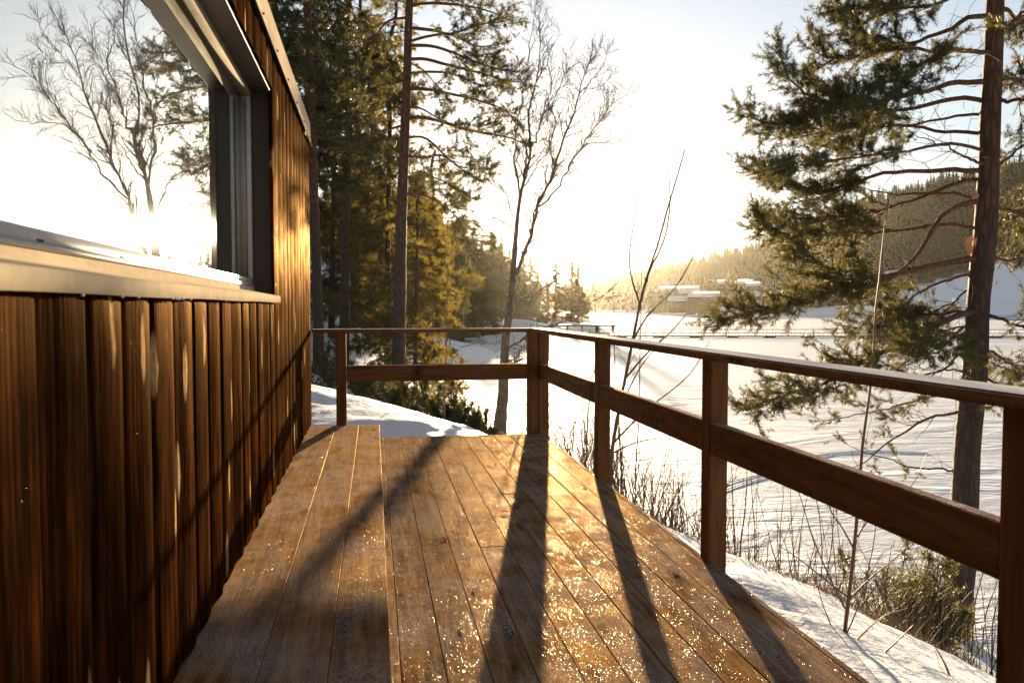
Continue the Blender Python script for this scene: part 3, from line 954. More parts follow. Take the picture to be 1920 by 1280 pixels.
# ---------------------------------------------------------------- the big pine right of the rail
rg = np.random.default_rng(21)
TD = 8.6
tp = [(1782, 1215), (1790, 1150), (1799, 1076), (1808, 960), (1814, 830), (1827, 702), (1834, 568), (1848, 430), (1854, 302), (1857, 215), (1863, 101), (1866, 0)]
TPt = np.array([at(x, y, TD) for x, y in tp])
base = TPt[0].copy(); base[2] = gz(base[0], base[1]) - .1
pineR = thing('pine_tree', 'rugged pine with long dark branches standing just beyond the lakeside railing', 'tree', base)
up_ = TPt[-1] + np.array([[.06, .02, 1.2], [.1, .05, 2.6], [.12, .1, 4.2], [.05, .1, 6.0]])
path = np.concatenate([[base], TPt[1:], up_])
path = resample(path, 46)
wb = MB(); trunk_mesh(wb, path, taper_r(46, .150, .035, .22), rg, 14, .022)
wb.build('trunk', M_bark, pineR, smooth=True)
zo3 = lambda L: [(1280 + x / 2.977, y / 2.977) for x, y in L]
zo5 = lambda L: [(1280 + x / 2.977, 400 + y / 2.977) for x, y in L]
LIMBS = [  # (traced polyline, depth at tip relative to trunk, base radius, bare fraction, first leafy fraction)
    (zo3([(1740, -60), (1560, -20), (1400, 40), (1200, 60), (1000, 40), (870, 20)]), -.3, .026, 0, .35),
    (zo3([(1735, 90), (1600, 100), (1520, 150), (1440, 190), (1300, 235), (1150, 260), (980, 215), (850, 110)]), .8, .030, 0, .38),
    (zo3([(1728, 295), (1620, 292), (1500, 290), (1420, 325), (1320, 390), (1200, 520), (1100, 640)]), -1.0, .028, .05, .45),
    (zo3([(1728, 300), (1560, 285), (1400, 300), (1200, 290), (1000, 330), (800, 330), (735, 225)]), .4, .026, 0, .4),
    (zo3([(1720, 455), (1600, 462), (1480, 480), (1300, 530), (1100, 580), (850, 600), (700, 560), (560, 460), (505, 310)]), -.2, .032, 0, .42),
    (zo3([(1715, 575), (1600, 548), (1500, 553), (1350, 590), (1150, 615), (900, 610), (700, 660), (500, 710), (345, 645)]), .5, .028, 0, .45),
    (zo3([(1712, 752), (1560, 735), (1400, 718), (1100, 692), (900, 720), (700, 760), (480, 770)]), 1.0, .022, .1, .42),
    (zo3([(1710, 925), (1600, 890), (1520, 850), (1430, 820), (1300, 780)]), -.5, .018, .9, .3),
    (zo3([(1706, 950), (1560, 955), (1400, 960), (1150, 970), (980, 1030), (750, 1065), (560, 990), (430, 900)]), .1, .030, .05, .45),
    (zo3([(1700, 1115), (1550, 1100), (1300, 1095), (1100, 1085), (930, 1040), (780, 1080)]), .9, .016, .75, .35),
    (zo3([(1700, 1120), (1560, 1140), (1450, 1210), (1390, 1310), (1330, 1400), (1200, 1520), (1050, 1600), (800, 1480), (620, 1330), (440, 1250)]), -.6, .030, .05, .5),
    (zo5([(1660, 250), (1540, 262), (1450, 275), (1250, 330), (1050, 380), (900, 430), (700, 500), (500, 560), (380, 590), (250, 620)]), -.8, .036, .03, .42),
    (zo5([(1655, 340), (1570, 345), (1480, 380), (1320, 460), (1200, 560), (1080, 640)]), .4, .018, .55, .3),
    (zo5([(1645, 550), (1580, 555), (1450, 600), (1300, 700), (1100, 760), (950, 830), (780, 930), (600, 980), (420, 1060), (360, 1095)]), -.7, .036, 0, .38),
    (zo5([(1648, 553), (1520, 552), (1400, 570), (1250, 600), (1100, 620), (950, 700)]), 1.0, .018, .25, .3),
    (zo5([(1630, 780), (1550, 785), (1450, 870), (1300, 890), (1150, 910), (960, 940)]), .8, .016, .3, .3),
    (zo5([(1615, 1105), (1530, 1105), (1400, 1135), (1250, 1215), (1130, 1285), (1000, 1380), (880, 1450)]), -.4, .018, .6, .35),
    (zo5([(1620, 1060), (1450, 1025), (1250, 1070), (1050, 1130), (850, 1155), (700, 1120)]), .9, .014, .35, .4),
    (zo5([(1600, 1420), (1400, 1440), (1200, 1400), (1000, 1300), (930, 1260)]), .3, .013, .45, .5),
    (zo5([(1648, 600), (1560, 620), (1450, 660), (1330, 640), (1180, 660), (1060, 720)]), 1.1, .013, .15, .25),
    (zo5([(1640, 680), (1540, 700), (1450, 760), (1380, 800), (1280, 790)]), -.5, .012, .15, .25),
    (zo5([(1655, 420), (1560, 440), (1440, 520), (1300, 560), (1190, 500), (1120, 480)]), 1.0, .014, .2, .3),
    (zo5([(1640, 640), (1500, 640), (1380, 690), (1250, 720), (1150, 690)]), .5, .013, .1, .25),
    (zo5([(1625, 900), (1520, 880), (1420, 900), (1330, 960), (1250, 970)]), -.8, .012, .3, .3),
    (zo3([(1705, 1000), (1550, 1010), (1350, 1080), (1150, 1150), (950, 1180), (700, 1200), (500, 1200)]), .7, .022, .05, .4),
    (zo3([(1715, 850), (1500, 800), (1250, 830), (1000, 850), (750, 880), (520, 900)]), -.6, .020, .05, .4),
    (zo3([(1725, 640), (1560, 640), (1400, 660), (1200, 680), (950, 690), (700, 690)]), 1.1, .018, .05, .35),
    (zo5([(1690, 100), (1500, 60), (1300, 90), (1000, 120), (750, 130), (500, 100)]), .8, .020, .05, .4),
    # towards the right edge of the view and past it
    (zo3([(1760, 30), (1850, 90), (1990, 160), (2150, 190)]), .6, .028, 0, .3),
    (zo3([(1755, 150), (1850, 120), (1960, 60), (2100, 20)]), -.4, .024, 0, .3),
    (zo3([(1750, 455), (1830, 440), (1960, 470), (2150, 560)]), .8, .026, 0, .3),
    (zo3([(1745, 560), (1850, 560), (1960, 590), (2100, 640)]), -.5, .024, .2, .3),
    (zo3([(1740, 930), (1830, 880), (1960, 790), (2100, 720)]), .9, .020, .3, .3),
    (zo3([(1738, 1150), (1830, 1180), (1960, 1240), (2100, 1330)]), 1.0, .020, 0, .2),
    (zo5([(1690, 260), (1800, 265), (1960, 250), (2100, 300)]), .6, .018, .0, .25),
    (zo5([(1680, 560), (1800, 600), (1960, 660), (2100, 760)]), -.4, .022, .0, .25),
    (zo5([(1670, 760), (1760, 790), (1900, 900), (2000, 980)]), .7, .020, .0, .3),
    (zo5([(1660, 900), (1760, 960), (1900, 1010), (2000, 1100)]), -.6, .016, .2, .3),
]
tf = []
tw = MB()
for pts, dd, r0, bare, f0 in LIMBS:
    P = trace(pts, TD, TD + dd * 1.2, 22)
    P[3:] += np.cumsum(rg.standard_normal((19, 3)), 0) * .010
    L = plen(P)
    lb = MB(); lb.tube(P, np.linspace(r0, r0 * .22, 22), 7)
    lb.build('branch', M_limb, pineR, smooth=True)
    ns = int(L * (1 - f0) / (0.029 if bare < .3 else .10))
    spray(tw, tf, P, r0, f0 if bare < .3 else .25, ns, 0.58 if bare < .4 else .5, .15, rg, up=.05, ts=1.0, bare=bare, step=.055)
    for k in range(int(L * 3)):                      # dead side twigs on the inner part
        f = rg.uniform(.08, f0 + .15)
        i = int(f * 21)
        S = shoot(P[i], rg.standard_normal(3) + .5 * unit(P[i + 1] - P[i]), rg.uniform(.12, .5), rg, 5, .5)
        tw.tube(S, [.004, .0035, .003, .002, .0015], 3, False)
        S2 = shoot(S[2], rg.standard_normal(3), rg.uniform(.08, .25), rg, 4, .5)
        tw.tube(S2, [.0028, .0022, .002, .0012], 3, False)
# limbs away from and towards the viewer and the upper crown out of the frame
for k in range(26):
    i = int(rg.uniform(24, 45))
    az = rg.uniform(0, 2 * math.pi)
    if 2.0 < az < 4.4 and i < 36: az = rg.uniform(-.6, 1.4)
    L = rg.uniform(1.4, 2.4) * (1 - max(0, i - 32) / 22)
    P = resample(shoot(path[i], (math.cos(az), math.sin(az), .15), L, rg, 7, .25, .02), 16)
    lb = MB(); lb.tube(P, np.linspace(.022, .005, 16), 6)
    lb.build('branch', M_limb, pineR, smooth=True)
    spray(tw, tf, P, .022, .35, int(L * 9), .55, .15, rg, step=.075)
tw.build('twigs', M_limb, pineR)
crown(pineR, tf, 34, .064, .0050, rg, M_pine, axis_len=.10)
print('right pine tufts', len(tf))
# torn bark flaps on its lit side
fl = MB()
for (x, y) in [(1818, 455), (1816, 470), (1824, 520), (1828, 380), (1819, 590)]:
    p = at(x, y, TD)
    for q in range(4):
        a = p + rg.standard_normal(3) * .02
        fl.add([a, a + [-.02, .01, .07], a + [.02, -.015, .08], a + [.012, .0, -.05]], [[0, 3, 2, 1]])
fl.build('bark_flakes', simple('peeling_bark', (0.5, 0.24, 0.09), 0.6), pineR)['kind'] = 'stuff'

# ---------------------------------------------------------------- the tall pine beyond the deck
def tall_pine(label, base_px, d, tpts, rb, rt, limbs, H_extra, seed, cfg, group=None, proc=0, pz=(.25, 1), plen_=(1.8, 3.4), name='pine_tree'):
    rg = np.random.default_rng(seed)
    P0 = np.array([at(x, y, d) for x, y in tpts])
    base = P0[0].copy(); base[2] = gz(base[0], base[1]) - .1
    P0[0] = base
    ex = [P0[-1] + np.array([rg.uniform(-.1, .1), 0, 1]) * H_extra * k / 3 for k in (1, 2, 3)]
    path = resample(np.concatenate([P0, ex]), 40)
    tr = thing(name, label, 'tree', base, group)
    wb = MB(); trunk_mesh(wb, path, taper_r(40, rb, rt, .3), rg, 12, .02)
    wb.build('trunk', M_bark, tr, smooth=True)
    tf = []; tw = MB()
    for pts, dd, r0, f0 in limbs:
        P = trace(pts, d, d + dd, 18)
        L = plen(P)
        lb = MB(); lb.tube(P, np.linspace(r0, r0 * .25, 18), 6)
        lb.build('branch', M_limb, tr, smooth=True)
        spray(tw, tf, P, r0, f0, int(L * (1 - f0) * cfg['sub']), cfg['L'], cfg['tl'], rg, ts=1, step=cfg['step'])
    br = MB()
    for k in range(proc):
        u = pz[0] + (pz[1] - pz[0]) * (k + rg.random()) / proc
        i = min(39, int(u * 39))
        az = rg.uniform(0, 2 * math.pi)
        L = rg.uniform(*plen_) * (1 - .75 * max(0, (u - pz[0]) / (1 - pz[0])) ** 1.5)
        P = resample(shoot(path[i], (math.cos(az), math.sin(az), cfg.get('lift', .1)), L, rg, 7, .22, cfg.get('up', -.03)), 12)
        br.tube(P, np.linspace(.03, .008, 12) * cfg.get('rs', 1), 5, False)
        spray(br, tf, P, .03, cfg.get('f0', .3), max(3, int(L * cfg['sub'] * .7)), cfg['L'], cfg['tl'], rg, step=cfg['step'], up=cfg.get('sup', .04), tw_=False)
    if proc:
        br.build('branches', M_limb, tr)
    if tw.n:
        tw.build('twigs', M_limb, tr)
    crown(tr, tf, cfg['n'], cfg['len'], cfg['w'], rg, cfg.get('mat', M_pine), axis_len=cfg.get('ax'))
    print(label[:30], 'tufts', len(tf))
    return tr
zo2 = lambda L: [(560 + x / 2.977, y / 2.977) for x, y in L]
CF = dict(sub=10, L=1.05, tl=.26, step=.14, n=20, len=.125, w=.015, ax=.2)
BL = [
    (zo2([(610, 40), (720, 20), (900, 30), (1050, 60), (1180, 110)]), 1.2, .05, .25),
    (zo2([(605, 155), (750, 170), (850, 190), (1000, 140), (1150, 120)]), -1, .05, .3),
    (zo2([(600, 240), (720, 205), (850, 195), (1000, 260), (1140, 240)]), .8, .045, .3),
    (zo2([(600, 255), (750, 260), (900, 310), (1050, 370), (1180, 400)]), -.5, .05, .35),
    (zo2([(595, 335), (700, 330), (800, 355), (1000, 405), (1200, 460), (1280, 430)]), 1.5, .05, .4),
    (zo2([(595, 415), (700, 402), (850, 412), (1000, 470), (1130, 480)]), -1.5, .04, .35),
    (zo2([(595, 345), (680, 380), (740, 440), (800, 530)]), -.6, .025, .4),
    (zo2([(590, 497), (720, 500), (870, 530), (1000, 560), (1150, 615), (1210, 690)]), .5, .05, .4),
    (zo2([(590, 600), (680, 605), (760, 650), (850, 690), (940, 720)]), -1.2, .03, .4),
    (zo2([(588, 668), (680, 655), (800, 680), (900, 715), (1050, 745), (1180, 770), (1250, 800)]), .2, .055, .4),
    (zo2([(585, 772), (690, 765), (760, 810), (800, 850), (900, 930), (1080, 950)]), .9, .035, .35),
    (zo2([(582, 868), (700, 880), (800, 868), (900, 935), (980, 990), (1060, 970)]), -1.0, .035, .35),
    (zo2([(578, 1082), (700, 1090), (800, 1145), (880, 1210), (930, 1300)]), -1.4, .035, .4),
    (zo2([(578, 1000), (680, 980), (780, 1000), (900, 1060), (990, 1120)]), 1.2, .03, .3),
    (zo2([(600, 100), (500, 120), (430, 200), (380, 280)]), .8, .04, .35),
    (zo2([(590, 450), (500, 480), (430, 520), (340, 530)]), -.8, .035, .35),
    (zo2([(585, 700), (480, 730), (400, 760), (310, 830)]), 1.0, .035, .4),
]
tall_pine('tall straight pine rising from the snow mound just past the deck end', None, 20,
          [(744, 762), (746, 700), (748, 640), (750, 540), (752, 430), (757, 300), (763, 150), (768, 0)], .175, .05, BL, 5.5, 31, CF, proc=26, pz=(.66, 1), plen_=(1.8, 3.0))
CF2 = dict(sub=8.5, L=1.2, tl=.34, step=.21, n=20, len=.19, w=.026, ax=.30)
CFs = dict(sub=8.5, L=.85, tl=.28, step=.19, n=20, len=.18, w=.026, ax=.26, mat=M_spruce, lift=-.05, up=-.06, sup=-.06, f0=.12)
tall_pine('pine with a dark lower trunk and heavy hanging crown, left of the tallest pine', None, 31,
          [(643, 690), (646, 600), (649, 420), (652, 300), (655, 180)], .20, .09, [], 6.5, 32, CF2, proc=64, pz=(.42, 1), plen_=(2.2, 3.6))
tall_pine('pine close to the cabin corner, its twiggy crown above the cabin roof', None, 25,
          [(598, 700), (596, 560), (590, 400), (585, 250), (580, 100), (575, 0)], .17, .08, [], 4.5, 33, CF2, proc=62, pz=(.42, 1), plen_=(1.9, 3.0))
tall_pine('slim dark spruce between the two pine trunks', None, 33,
          [(726, 690), (727, 600), (728, 400), (731, 200)], .13, .06, [], 6.0, 34, CFs, proc=76, pz=(.10, 1), plen_=(1.6, 2.8), name='spruce_tree')
tall_pine('bushy young spruce with sunlit edge behind the tallest pine trunk', None, 30,
          [(778, 745), (779, 640), (781, 520), (783, 440)], .09, .04, [], 1.8, 35, CFs, proc=60, pz=(.05, 1), plen_=(1.5, 2.3), name='spruce_tree')
tall_pine('wide dark spruce filling the gap beside the cabin corner', None, 37,
          [(622, 680), (622, 560), (624, 420), (626, 300)], .15, .07, [], 4.5, 36, CFs, proc=76, pz=(.10, 1), plen_=(2.2, 3.4), name='spruce_tree')
tall_pine('dense spruce behind the dark trunks, snow at its foot', None, 42,
          [(690, 660), (690, 540), (692, 400), (694, 260)], .17, .07, [], 5.5, 37, CFs, proc=80, pz=(.08, 1), plen_=(2.2, 3.6), name='spruce_tree')
tall_pine('feathery pine whose drooping boughs reach over the wooden frame', None, 46,
          [(800, 650), (802, 560), (806, 470), (812, 380)], .16, .07, [], 3.0, 38, CF2, proc=50, pz=(.25, 1), plen_=(2.0, 3.4))
tall_pine('pine mostly hidden above the cabin roof with bare reddish boughs', None, 29,
          [(520, 700), (520, 500), (518, 300), (515, 60)], .2, .1, [], 5.0, 39, CF2, proc=60, pz=(.4, 1), plen_=(2.4, 3.8))
tall_pine('pine at the back with its thin crown against the sky', None, 52,
          [(668, 640), (668, 450), (671, 250), (674, 60)], .2, .1, [], 4.0, 40, CF2, proc=56, pz=(.3, 1), plen_=(2.2, 3.6))

# ---------------------------------------------------------------- bare trees
def twiggy(wb, P, r0, rng, dens, L, lev, up=.05, f0=.2, out=.9, rmin=.0042):
    n = len(P)
    for k in range(int(plen(P) * dens)):
        f = f0 + (1 - f0) * rng.random()
        i = min(n - 2, int(f * (n - 1)))
        t = unit(P[i + 1] - P[i])
        d = unit(t * 1.0 + out * unit(np.cross(t, rng.standard_normal(3))) + Z * .1)
        l = L * rng.uniform(.5, 1.3) * (1 - .35 * f)
        r = max(rmin, r0 * (1 - .75 * f) * .45)
        S = resample(shoot(P[i], d, l, rng, 6, .38, up), 8)
        wb.tube(S, np.linspace(r, max(rmin * .7, r * .35), 8), 4 if lev > 1 else 3, False)
        if lev > 1:
            twiggy(wb, S, r, rng, dens * 2.1, L * .45, lev - 1, up * .6, .15, out, rmin)

rg = np.random.default_rng(77)
BD = 20.0
bb = at(936, 813, BD); bb[2] = gz(bb[0], bb[1]) - .1
birch = thing('birch_tree', 'bare leafless birch with a forked trunk against the low sun', 'tree', bb)
zo4 = lambda L: [(560 + x / 2.977, 400 + y / 2.977) for x, y in L]
P = trace([(936, 822), (940, 770), (943, 746), (945, 700), (948, 635), (954, 595), (960, 561), (963, 501), (968, 433), (971.5, 396), (978, 356), (990, 312), (995, 279), (991.6, 232), (993, 201), (1007, 148), (1012, 101), (1013, 67), (1010, 27)], BD, BD + .3, 44)
P[0] = bb
wb = MB(); trunk_mesh(wb, P, np.interp(np.linspace(0, 1, 44), [0, .03, .12, .26, .4, .5, .7, 1], [.22, .16, .135, .095, .08, .055, .028, .008]), rg, 10, .03)
wb.build('trunk', M_birch, birch, smooth=True)
tw = MB()
twiggy(tw, P[24:], .05, rg, 8.0, .8, 2, f0=.1)
BIR = [
    (zo4([(1215, 345), (1250, 250), (1290, 150), (1315, 60)]) + zo2([(1330, 1160), (1400, 1020), (1440, 900), (1490, 760), (1530, 660), (1560, 540), (1600, 410), (1650, 300), (1700, 220)]), .9, .085, 2),
    (zo2([(1235, 1130), (1225, 1010), (1205, 900), (1215, 740), (1240, 560), (1280, 380), (1300, 160), (1330, 40)]), -.8, .045, 2),
    (zo2([(1295, 830), (1340, 720), (1370, 600), (1410, 480), (1390, 330), (1430, 230), (1480, 180)]), .6, .035, 2),
    (zo2([(1330, 1160), (1400, 1110), (1470, 1000), (1560, 850), (1640, 730), (1740, 600), (1830, 530), (1885, 515)]), -.6, .045, 2),
    (zo2([(1500, 940), (1560, 850), (1620, 800), (1780, 800), (1850, 790), (1895, 750)]), .5, .025, 1.6),
    (zo2([(1400, 1020), (1420, 900), (1400, 800), (1440, 680), (1410, 600), (1460, 480), (1500, 350), (1530, 250)]), 1.0, .035, 2),
    (zo2([(1560, 540), (1600, 480), (1680, 400), (1740, 260)]), -.5, .02, 1.6),
    (zo2([(1640, 730), (1690, 640), (1710, 560), (1700, 480), (1750, 430)]), .6, .02, 1.6),
    (zo2([(1245, 1060), (1290, 1000), (1340, 900), (1380, 860), (1400, 760), (1380, 640)]), -1.0, .03, 2),
    (zo2([(1190, 1200), (1150, 1080), (1060, 1010), (1090, 990), (1075, 920), (1090, 870)]), .6, .03, 1.8),
    (zo2([(1190, 1270), (1100, 1215), (1030, 1235), (1000, 1250), (960, 1190), (920, 1200)]), -.6, .03, 1.8),
    (zo4([(1205, 500), (1300, 460), (1400, 400), (1480, 340), (1560, 290), (1600, 255), (1650, 225)]), -.8, .045, 1.6),
    (zo4([(1150, 760), (1230, 720), (1330, 640), (1440, 625), (1480, 580), (1560, 530), (1680, 470), (1750, 420)]), .7, .045, 1.8),
    (zo4([(1180, 440), (1110, 320), (1090, 260), (1030, 220)]), .5, .025, 1.4),
    (zo4([(1160, 830), (1220, 800), (1240, 760), (1290, 730)]), -.8, .03, 1.8),
    (zo4([(1160, 840), (1220, 825), (1280, 800), (1300, 760)]), -1.4, .035, 1.6),
    (zo4([(1160, 700), (1090, 730), (1010, 720), (920, 740)]), -.8, .014, 1.0),
]
for pts, dd, r0, lev in BIR:
    Q = trace(pts, BD, BD + dd, 26)
    Q[2:-1] += rg.standard_normal((23, 3)) * .018
    lb = MB(); lb.tube(Q, np.linspace(r0 * .66, .006, 26), 7)
    lb.build('limb', M_birch, birch, smooth=True)
    twiggy(tw, Q, r0 * .6, rg, 8.5 * lev / 2, .8, 2, f0=.10, out=.75)
tw.build('twigs', M_twig, birch)

def sapling(label, cat, pts, d, r0, seed, dens=4, L=.5, lev=1, mat=None, group=None, name='sapling', dd=0, extra=()):
    rg = np.random.default_rng(seed)
    Q = trace(pts, d, d + dd, 18)
    b = Q[0].copy(); b[2] = gz(b[0], b[1]) - .03
    Q[0] = b
    tr = thing(name, label, cat, b, group)
    lb = MB(); lb.tube(Q, np.linspace(r0, r0 * .25, 18), 6)
    lb.build('stem', mat or M_sapling, tr, smooth=True)
    tw = MB()
    twiggy(tw, Q, r0 * .5, rg, dens, L, lev, up=.10, f0=.15, out=.7, rmin=.0018)
    for ep in extra:
        S = trace(ep, d, d + rg.uniform(-.3, .3), 12)
        tw.tube(S, np.linspace(r0 * .5, r0 * .14, 12), 4, False)
        twiggy(tw, S, r0 * .3, rg, dens * .8, L * .6, 1, up=.1, f0=.2, out=.6, rmin=.0016)
    if tw.n:
        tw.build('twigs', mat or M_sapling, tr, kind='stuff')
    return tr
zo7 = lambda L: [(1280 + x / 2.844, 830 + y / 2.844) for x, y in L]
sapling('slender reddish sapling growing right outside the railing, forking low over the snow', 'sapling', zo7([(845, 1175), (862, 1020), (885, 830), (905, 650), (925, 450), (945, 200), (960, 0)]) + zo5([(1060, 870), (1075, 550), (1100, 350), (1120, 120), (1140, 0), (1150, -80)]), 4.6, .0125, 51, 2.5, .3,
        extra=[zo7([(890, 830), (980, 740), (1100, 640), (1240, 530)]), zo7([(880, 820), (800, 760), (650, 640), (520, 550)]), zo7([(865, 880), (790, 730), (700, 520), (640, 330), (600, 200)]), zo7([(840, 1100), (790, 970), (740, 840), (715, 730)]), zo7([(855, 1060), (925, 900), (1000, 700), (1080, 560)]), zo7([(930, 500), (1000, 400), (1120, 330), (1240, 200), (1300, 60)]), zo7([(910, 560), (850, 450), (790, 360), (740, 200)]), zo7([(850, 1160), (920, 1060), (1060, 930), (1200, 880)])])
sapling('dark leaning sapling between the corner posts and the third post', 'sapling', [(1143, 915), (1147, 850), (1158, 780), (1172, 710), (1186, 640), (1200, 570), (1216, 510), (1233, 460), (1252, 390), (1270, 330), (1284, 280)], 11.0, .030, 52, 5.0, .5, 2, mat=M_twig,
        extra=[[(1186, 640), (1215, 590), (1262, 545), (1300, 480), (1338, 392)], [(1172, 710), (1215, 660), (1260, 620), (1310, 560)], [(1216, 510), (1245, 450), (1256, 380), (1252, 290)], [(1200, 570), (1180, 500), (1188, 420), (1207, 300)], [(1150, 830), (1210, 770), (1290, 705), (1330, 640)], [(1160, 770), (1200, 690), (1240, 640)], [(1147, 850), (1190, 830), (1240, 820)]])
sapling('thin red pine sapling standing in front of the tall pine', 'sapling', [(833, 790), (834, 730), (836, 680), (838, 600), (839, 530), (840, 440)], 14.5, .018, 53, 2.0, .35)
sapling('very thin upright shoot just right of the corner posts', 'sapling', [(1098, 880), (1104, 760), (1115, 690), (1117, 600), (1112, 520), (1108, 480)], 10.0, .010, 54, 3.0, .4, mat=M_twig)
sapling('thin straight shoot left of the leaning sapling', 'sapling', [(1166, 900), (1160, 780), (1153, 690), (1151, 580), (1152, 430)], 10.5, .010, 55, 3.0, .4, mat=M_twig, extra=[[(1160, 640), (1172, 560), (1196, 490), (1208, 420)]])
sapling('fine shoot crossing the hotel view above the handrail', 'sapling', [(1190, 900), (1198, 780), (1200, 660), (1202, 560), (1204, 440), (1203, 320)], 11.5, .010, 56, 3.0, .4, mat=M_twig)
for k, (pts, lab) in enumerate([
    (zo7([(280, 540), (270, 400), (265, 200), (255, 90)]), 'small twig pair rising from the snow crest beside the third post'),
    (zo7([(305, 555), (325, 420), (340, 250), (345, 60)]), 'curved young shoot on the snow crest just right of the third post'),
    (zo7([(1600, 1040), (1620, 900), (1670, 760), (1700, 600)]), 'brown shoot right of the rugged pine trunk'),
    (zo7([(1545, 1000), (1560, 850), (1600, 700), (1640, 560)]), 'thin shoot touching the foot of the rugged pine'),
    (zo7([(1650, 1100), (1655, 950), (1690, 800), (1692, 700)]), 'shoot nearest the last post on the right'),
    (zo7([(1440, 1290), (1400, 1180), (1340, 1075)]), 'bent twig poking out of the foreground snow'),
    (zo7([(935, 1290), (1000, 1190), (1150, 1050), (1260, 940)]), 'slanting twig low beside the reddish sapling')]):
    sapling(lab, 'sapling', pts, [7, 6.9, 7.9, 8.0, 7.0, 4.3, 4.4][k], .008, 60 + k, 5, .3, 1)

def shrub(label, cat, x, y, n, h, spread, seed, mat=None, rad=.006, twd=5, group=None, name='bare_shrub', tl=.3, lean=(0, 0, 0), lev=1):
    rg = np.random.default_rng(seed)
    b = np.array([x, y, gz(x, y) - .03])
    tr = thing(name, label, cat, b, group)
    wb = MB()
    for k in range(n):
        o = np.array([rg.uniform(-1, 1), rg.uniform(-1, 1), 0]) * spread * .45
        p = b + o; p[2] = gz(p[0], p[1]) - .03
        d = unit(np.array([rg.normal(0, .25), rg.normal(0, .25), 1]) + o * .35 / max(.1, spread) + np.array(lean))
        S = resample(shoot(p, d, h * rg.uniform(.45, 1.1), rg, 6, .16, .03), 10)
        r = rad * rg.uniform(.6, 1.2)
        wb.tube(S, np.linspace(r, r * .3, 10), 4, False)
        twiggy(wb, S, r * .6, rg, twd, tl, lev, up=.1, f0=.25, out=.6, rmin=.0016)
    wb.build('stems', mat or M_twig, tr, kind='stuff')
    return tr
def px_ground(px, py, d):
    p = at(px, py, d)
    return p[0], p[1]
for k, (px, py, d, n, h, sp_, lab) in enumerate([
    (1075, 860, 9.0, 60, 1.1, 1.1, 'dense brown brush between the corner posts and second post'),
    (1170, 905, 8.8, 64, 1.1, 1.1, 'thick bare bush at the foot of the leaning sapling'),
    (1235, 925, 8.4, 50, .75, 1.1, 'reddish low brush under the mid rail left of the third post'),
    (1290, 950, 8.0, 36, .7, .8, 'thin brush right against the left side of the third post'),
    (1045, 850, 11.5, 40, 1.2, 1.4, 'pale brush on the bank behind the corner posts'),
    (1130, 880, 11.0, 54, 1.3, 1.6, 'brush on the bank further down behind the second post'),
    (1390, 1010, 7.2, 12, .45, .6, 'sparse brown brush along the snow crest right of the third post'),
    (1700, 1160, 6.6, 26, .8, .7, 'tangled twigs in front of the rugged pine trunk'),
    (1640, 1115, 6.6, 20, .7, .7, 'twiggy tangle left of the juniper by the rugged pine'),
    (1420, 1010, 7.6, 9, 1.3, .8, 'tall thin brown shoots on the bank right of the third post'),
    (1500, 1050, 7.3, 10, 1.2, .8, 'thin wavy shoots on the bank left of the reddish sapling'),
    (1345, 985, 8.2, 10, 1.1, .7, 'thin upright shoots close behind the third post'),
    (1575, 1080, 7.0, 9, 1.2, .7, 'thin crossing shoots behind the reddish sapling'),
    (1850, 1200, 6.4, 20, .9, .7, 'brush on the bank beside the last post'),
    (1560, 1060, 6.8, 14, .6, .6, 'wiry brush on the crest below the mid rail'),
    (960, 780, 17, 18, .9, 1.6, 'brush at the foot of the birch'),
    (880, 620, 60, 26, 1.6, 6, 'rusty scrub on the far snowy slope left of the birch'),
    (1010, 640, 70, 30, 2.4, 8, 'reddish scrub on the far bank behind the birch'),
    (660, 660, 26, 24, 1.0, 2.5, 'scrub poking through snow left of the tall pine')]):
    x, y = px_ground(px, py, d)
    far = d > 20
    shrub(lab, 'shrub', x, y, n, h, sp_, 90 + k, rad=.02 if far else .0065, twd=2.0 if far else 7, tl=.7 if far else .26)
# dry grass along the crest: nobody could count it
rg = np.random.default_rng(5)
gb = []
for (px, py, d, n) in [(1250, 940, 7.8, 160), (1290, 965, 7.6, 90), (1385, 1020, 7.0, 110), (1480, 1050, 6.6, 140), (1530, 1075, 6.4, 160), (1590, 1105, 6.2, 160), (1640, 1120, 6.2, 220), (1720, 1150, 6.2, 240), (1780, 1190, 6.0, 240), (1840, 1230, 5.8, 160), (1200, 930, 8.3, 120), (700, 752, 14, 60)]:
    x, y = px_ground(px, py, d)
    for q in range(n):
        a, b_ = x + rg.normal(0, .28), y + rg.normal(0, .22)
        p = np.array([a, b_, gz(a, b_) - .02])
        dd = unit([rg.normal(0, .5), rg.normal(0, .5), 1])
        l = rg.uniform(.06, .28)
        w = np.cross(dd, rg.standard_normal(3)); w = unit(w) * .0035
        e = p + dd * l + np.array([0, 0, -.25 * l * rg.random()])
        gb.append([p - w, p + w, e])
gv = np.array(gb).reshape(-1, 3)
obj('dry_grass', mesh_np('dry_grass', gv, None, np.arange(len(gv)).reshape(-1, 3), False, M_grass), kind='stuff')

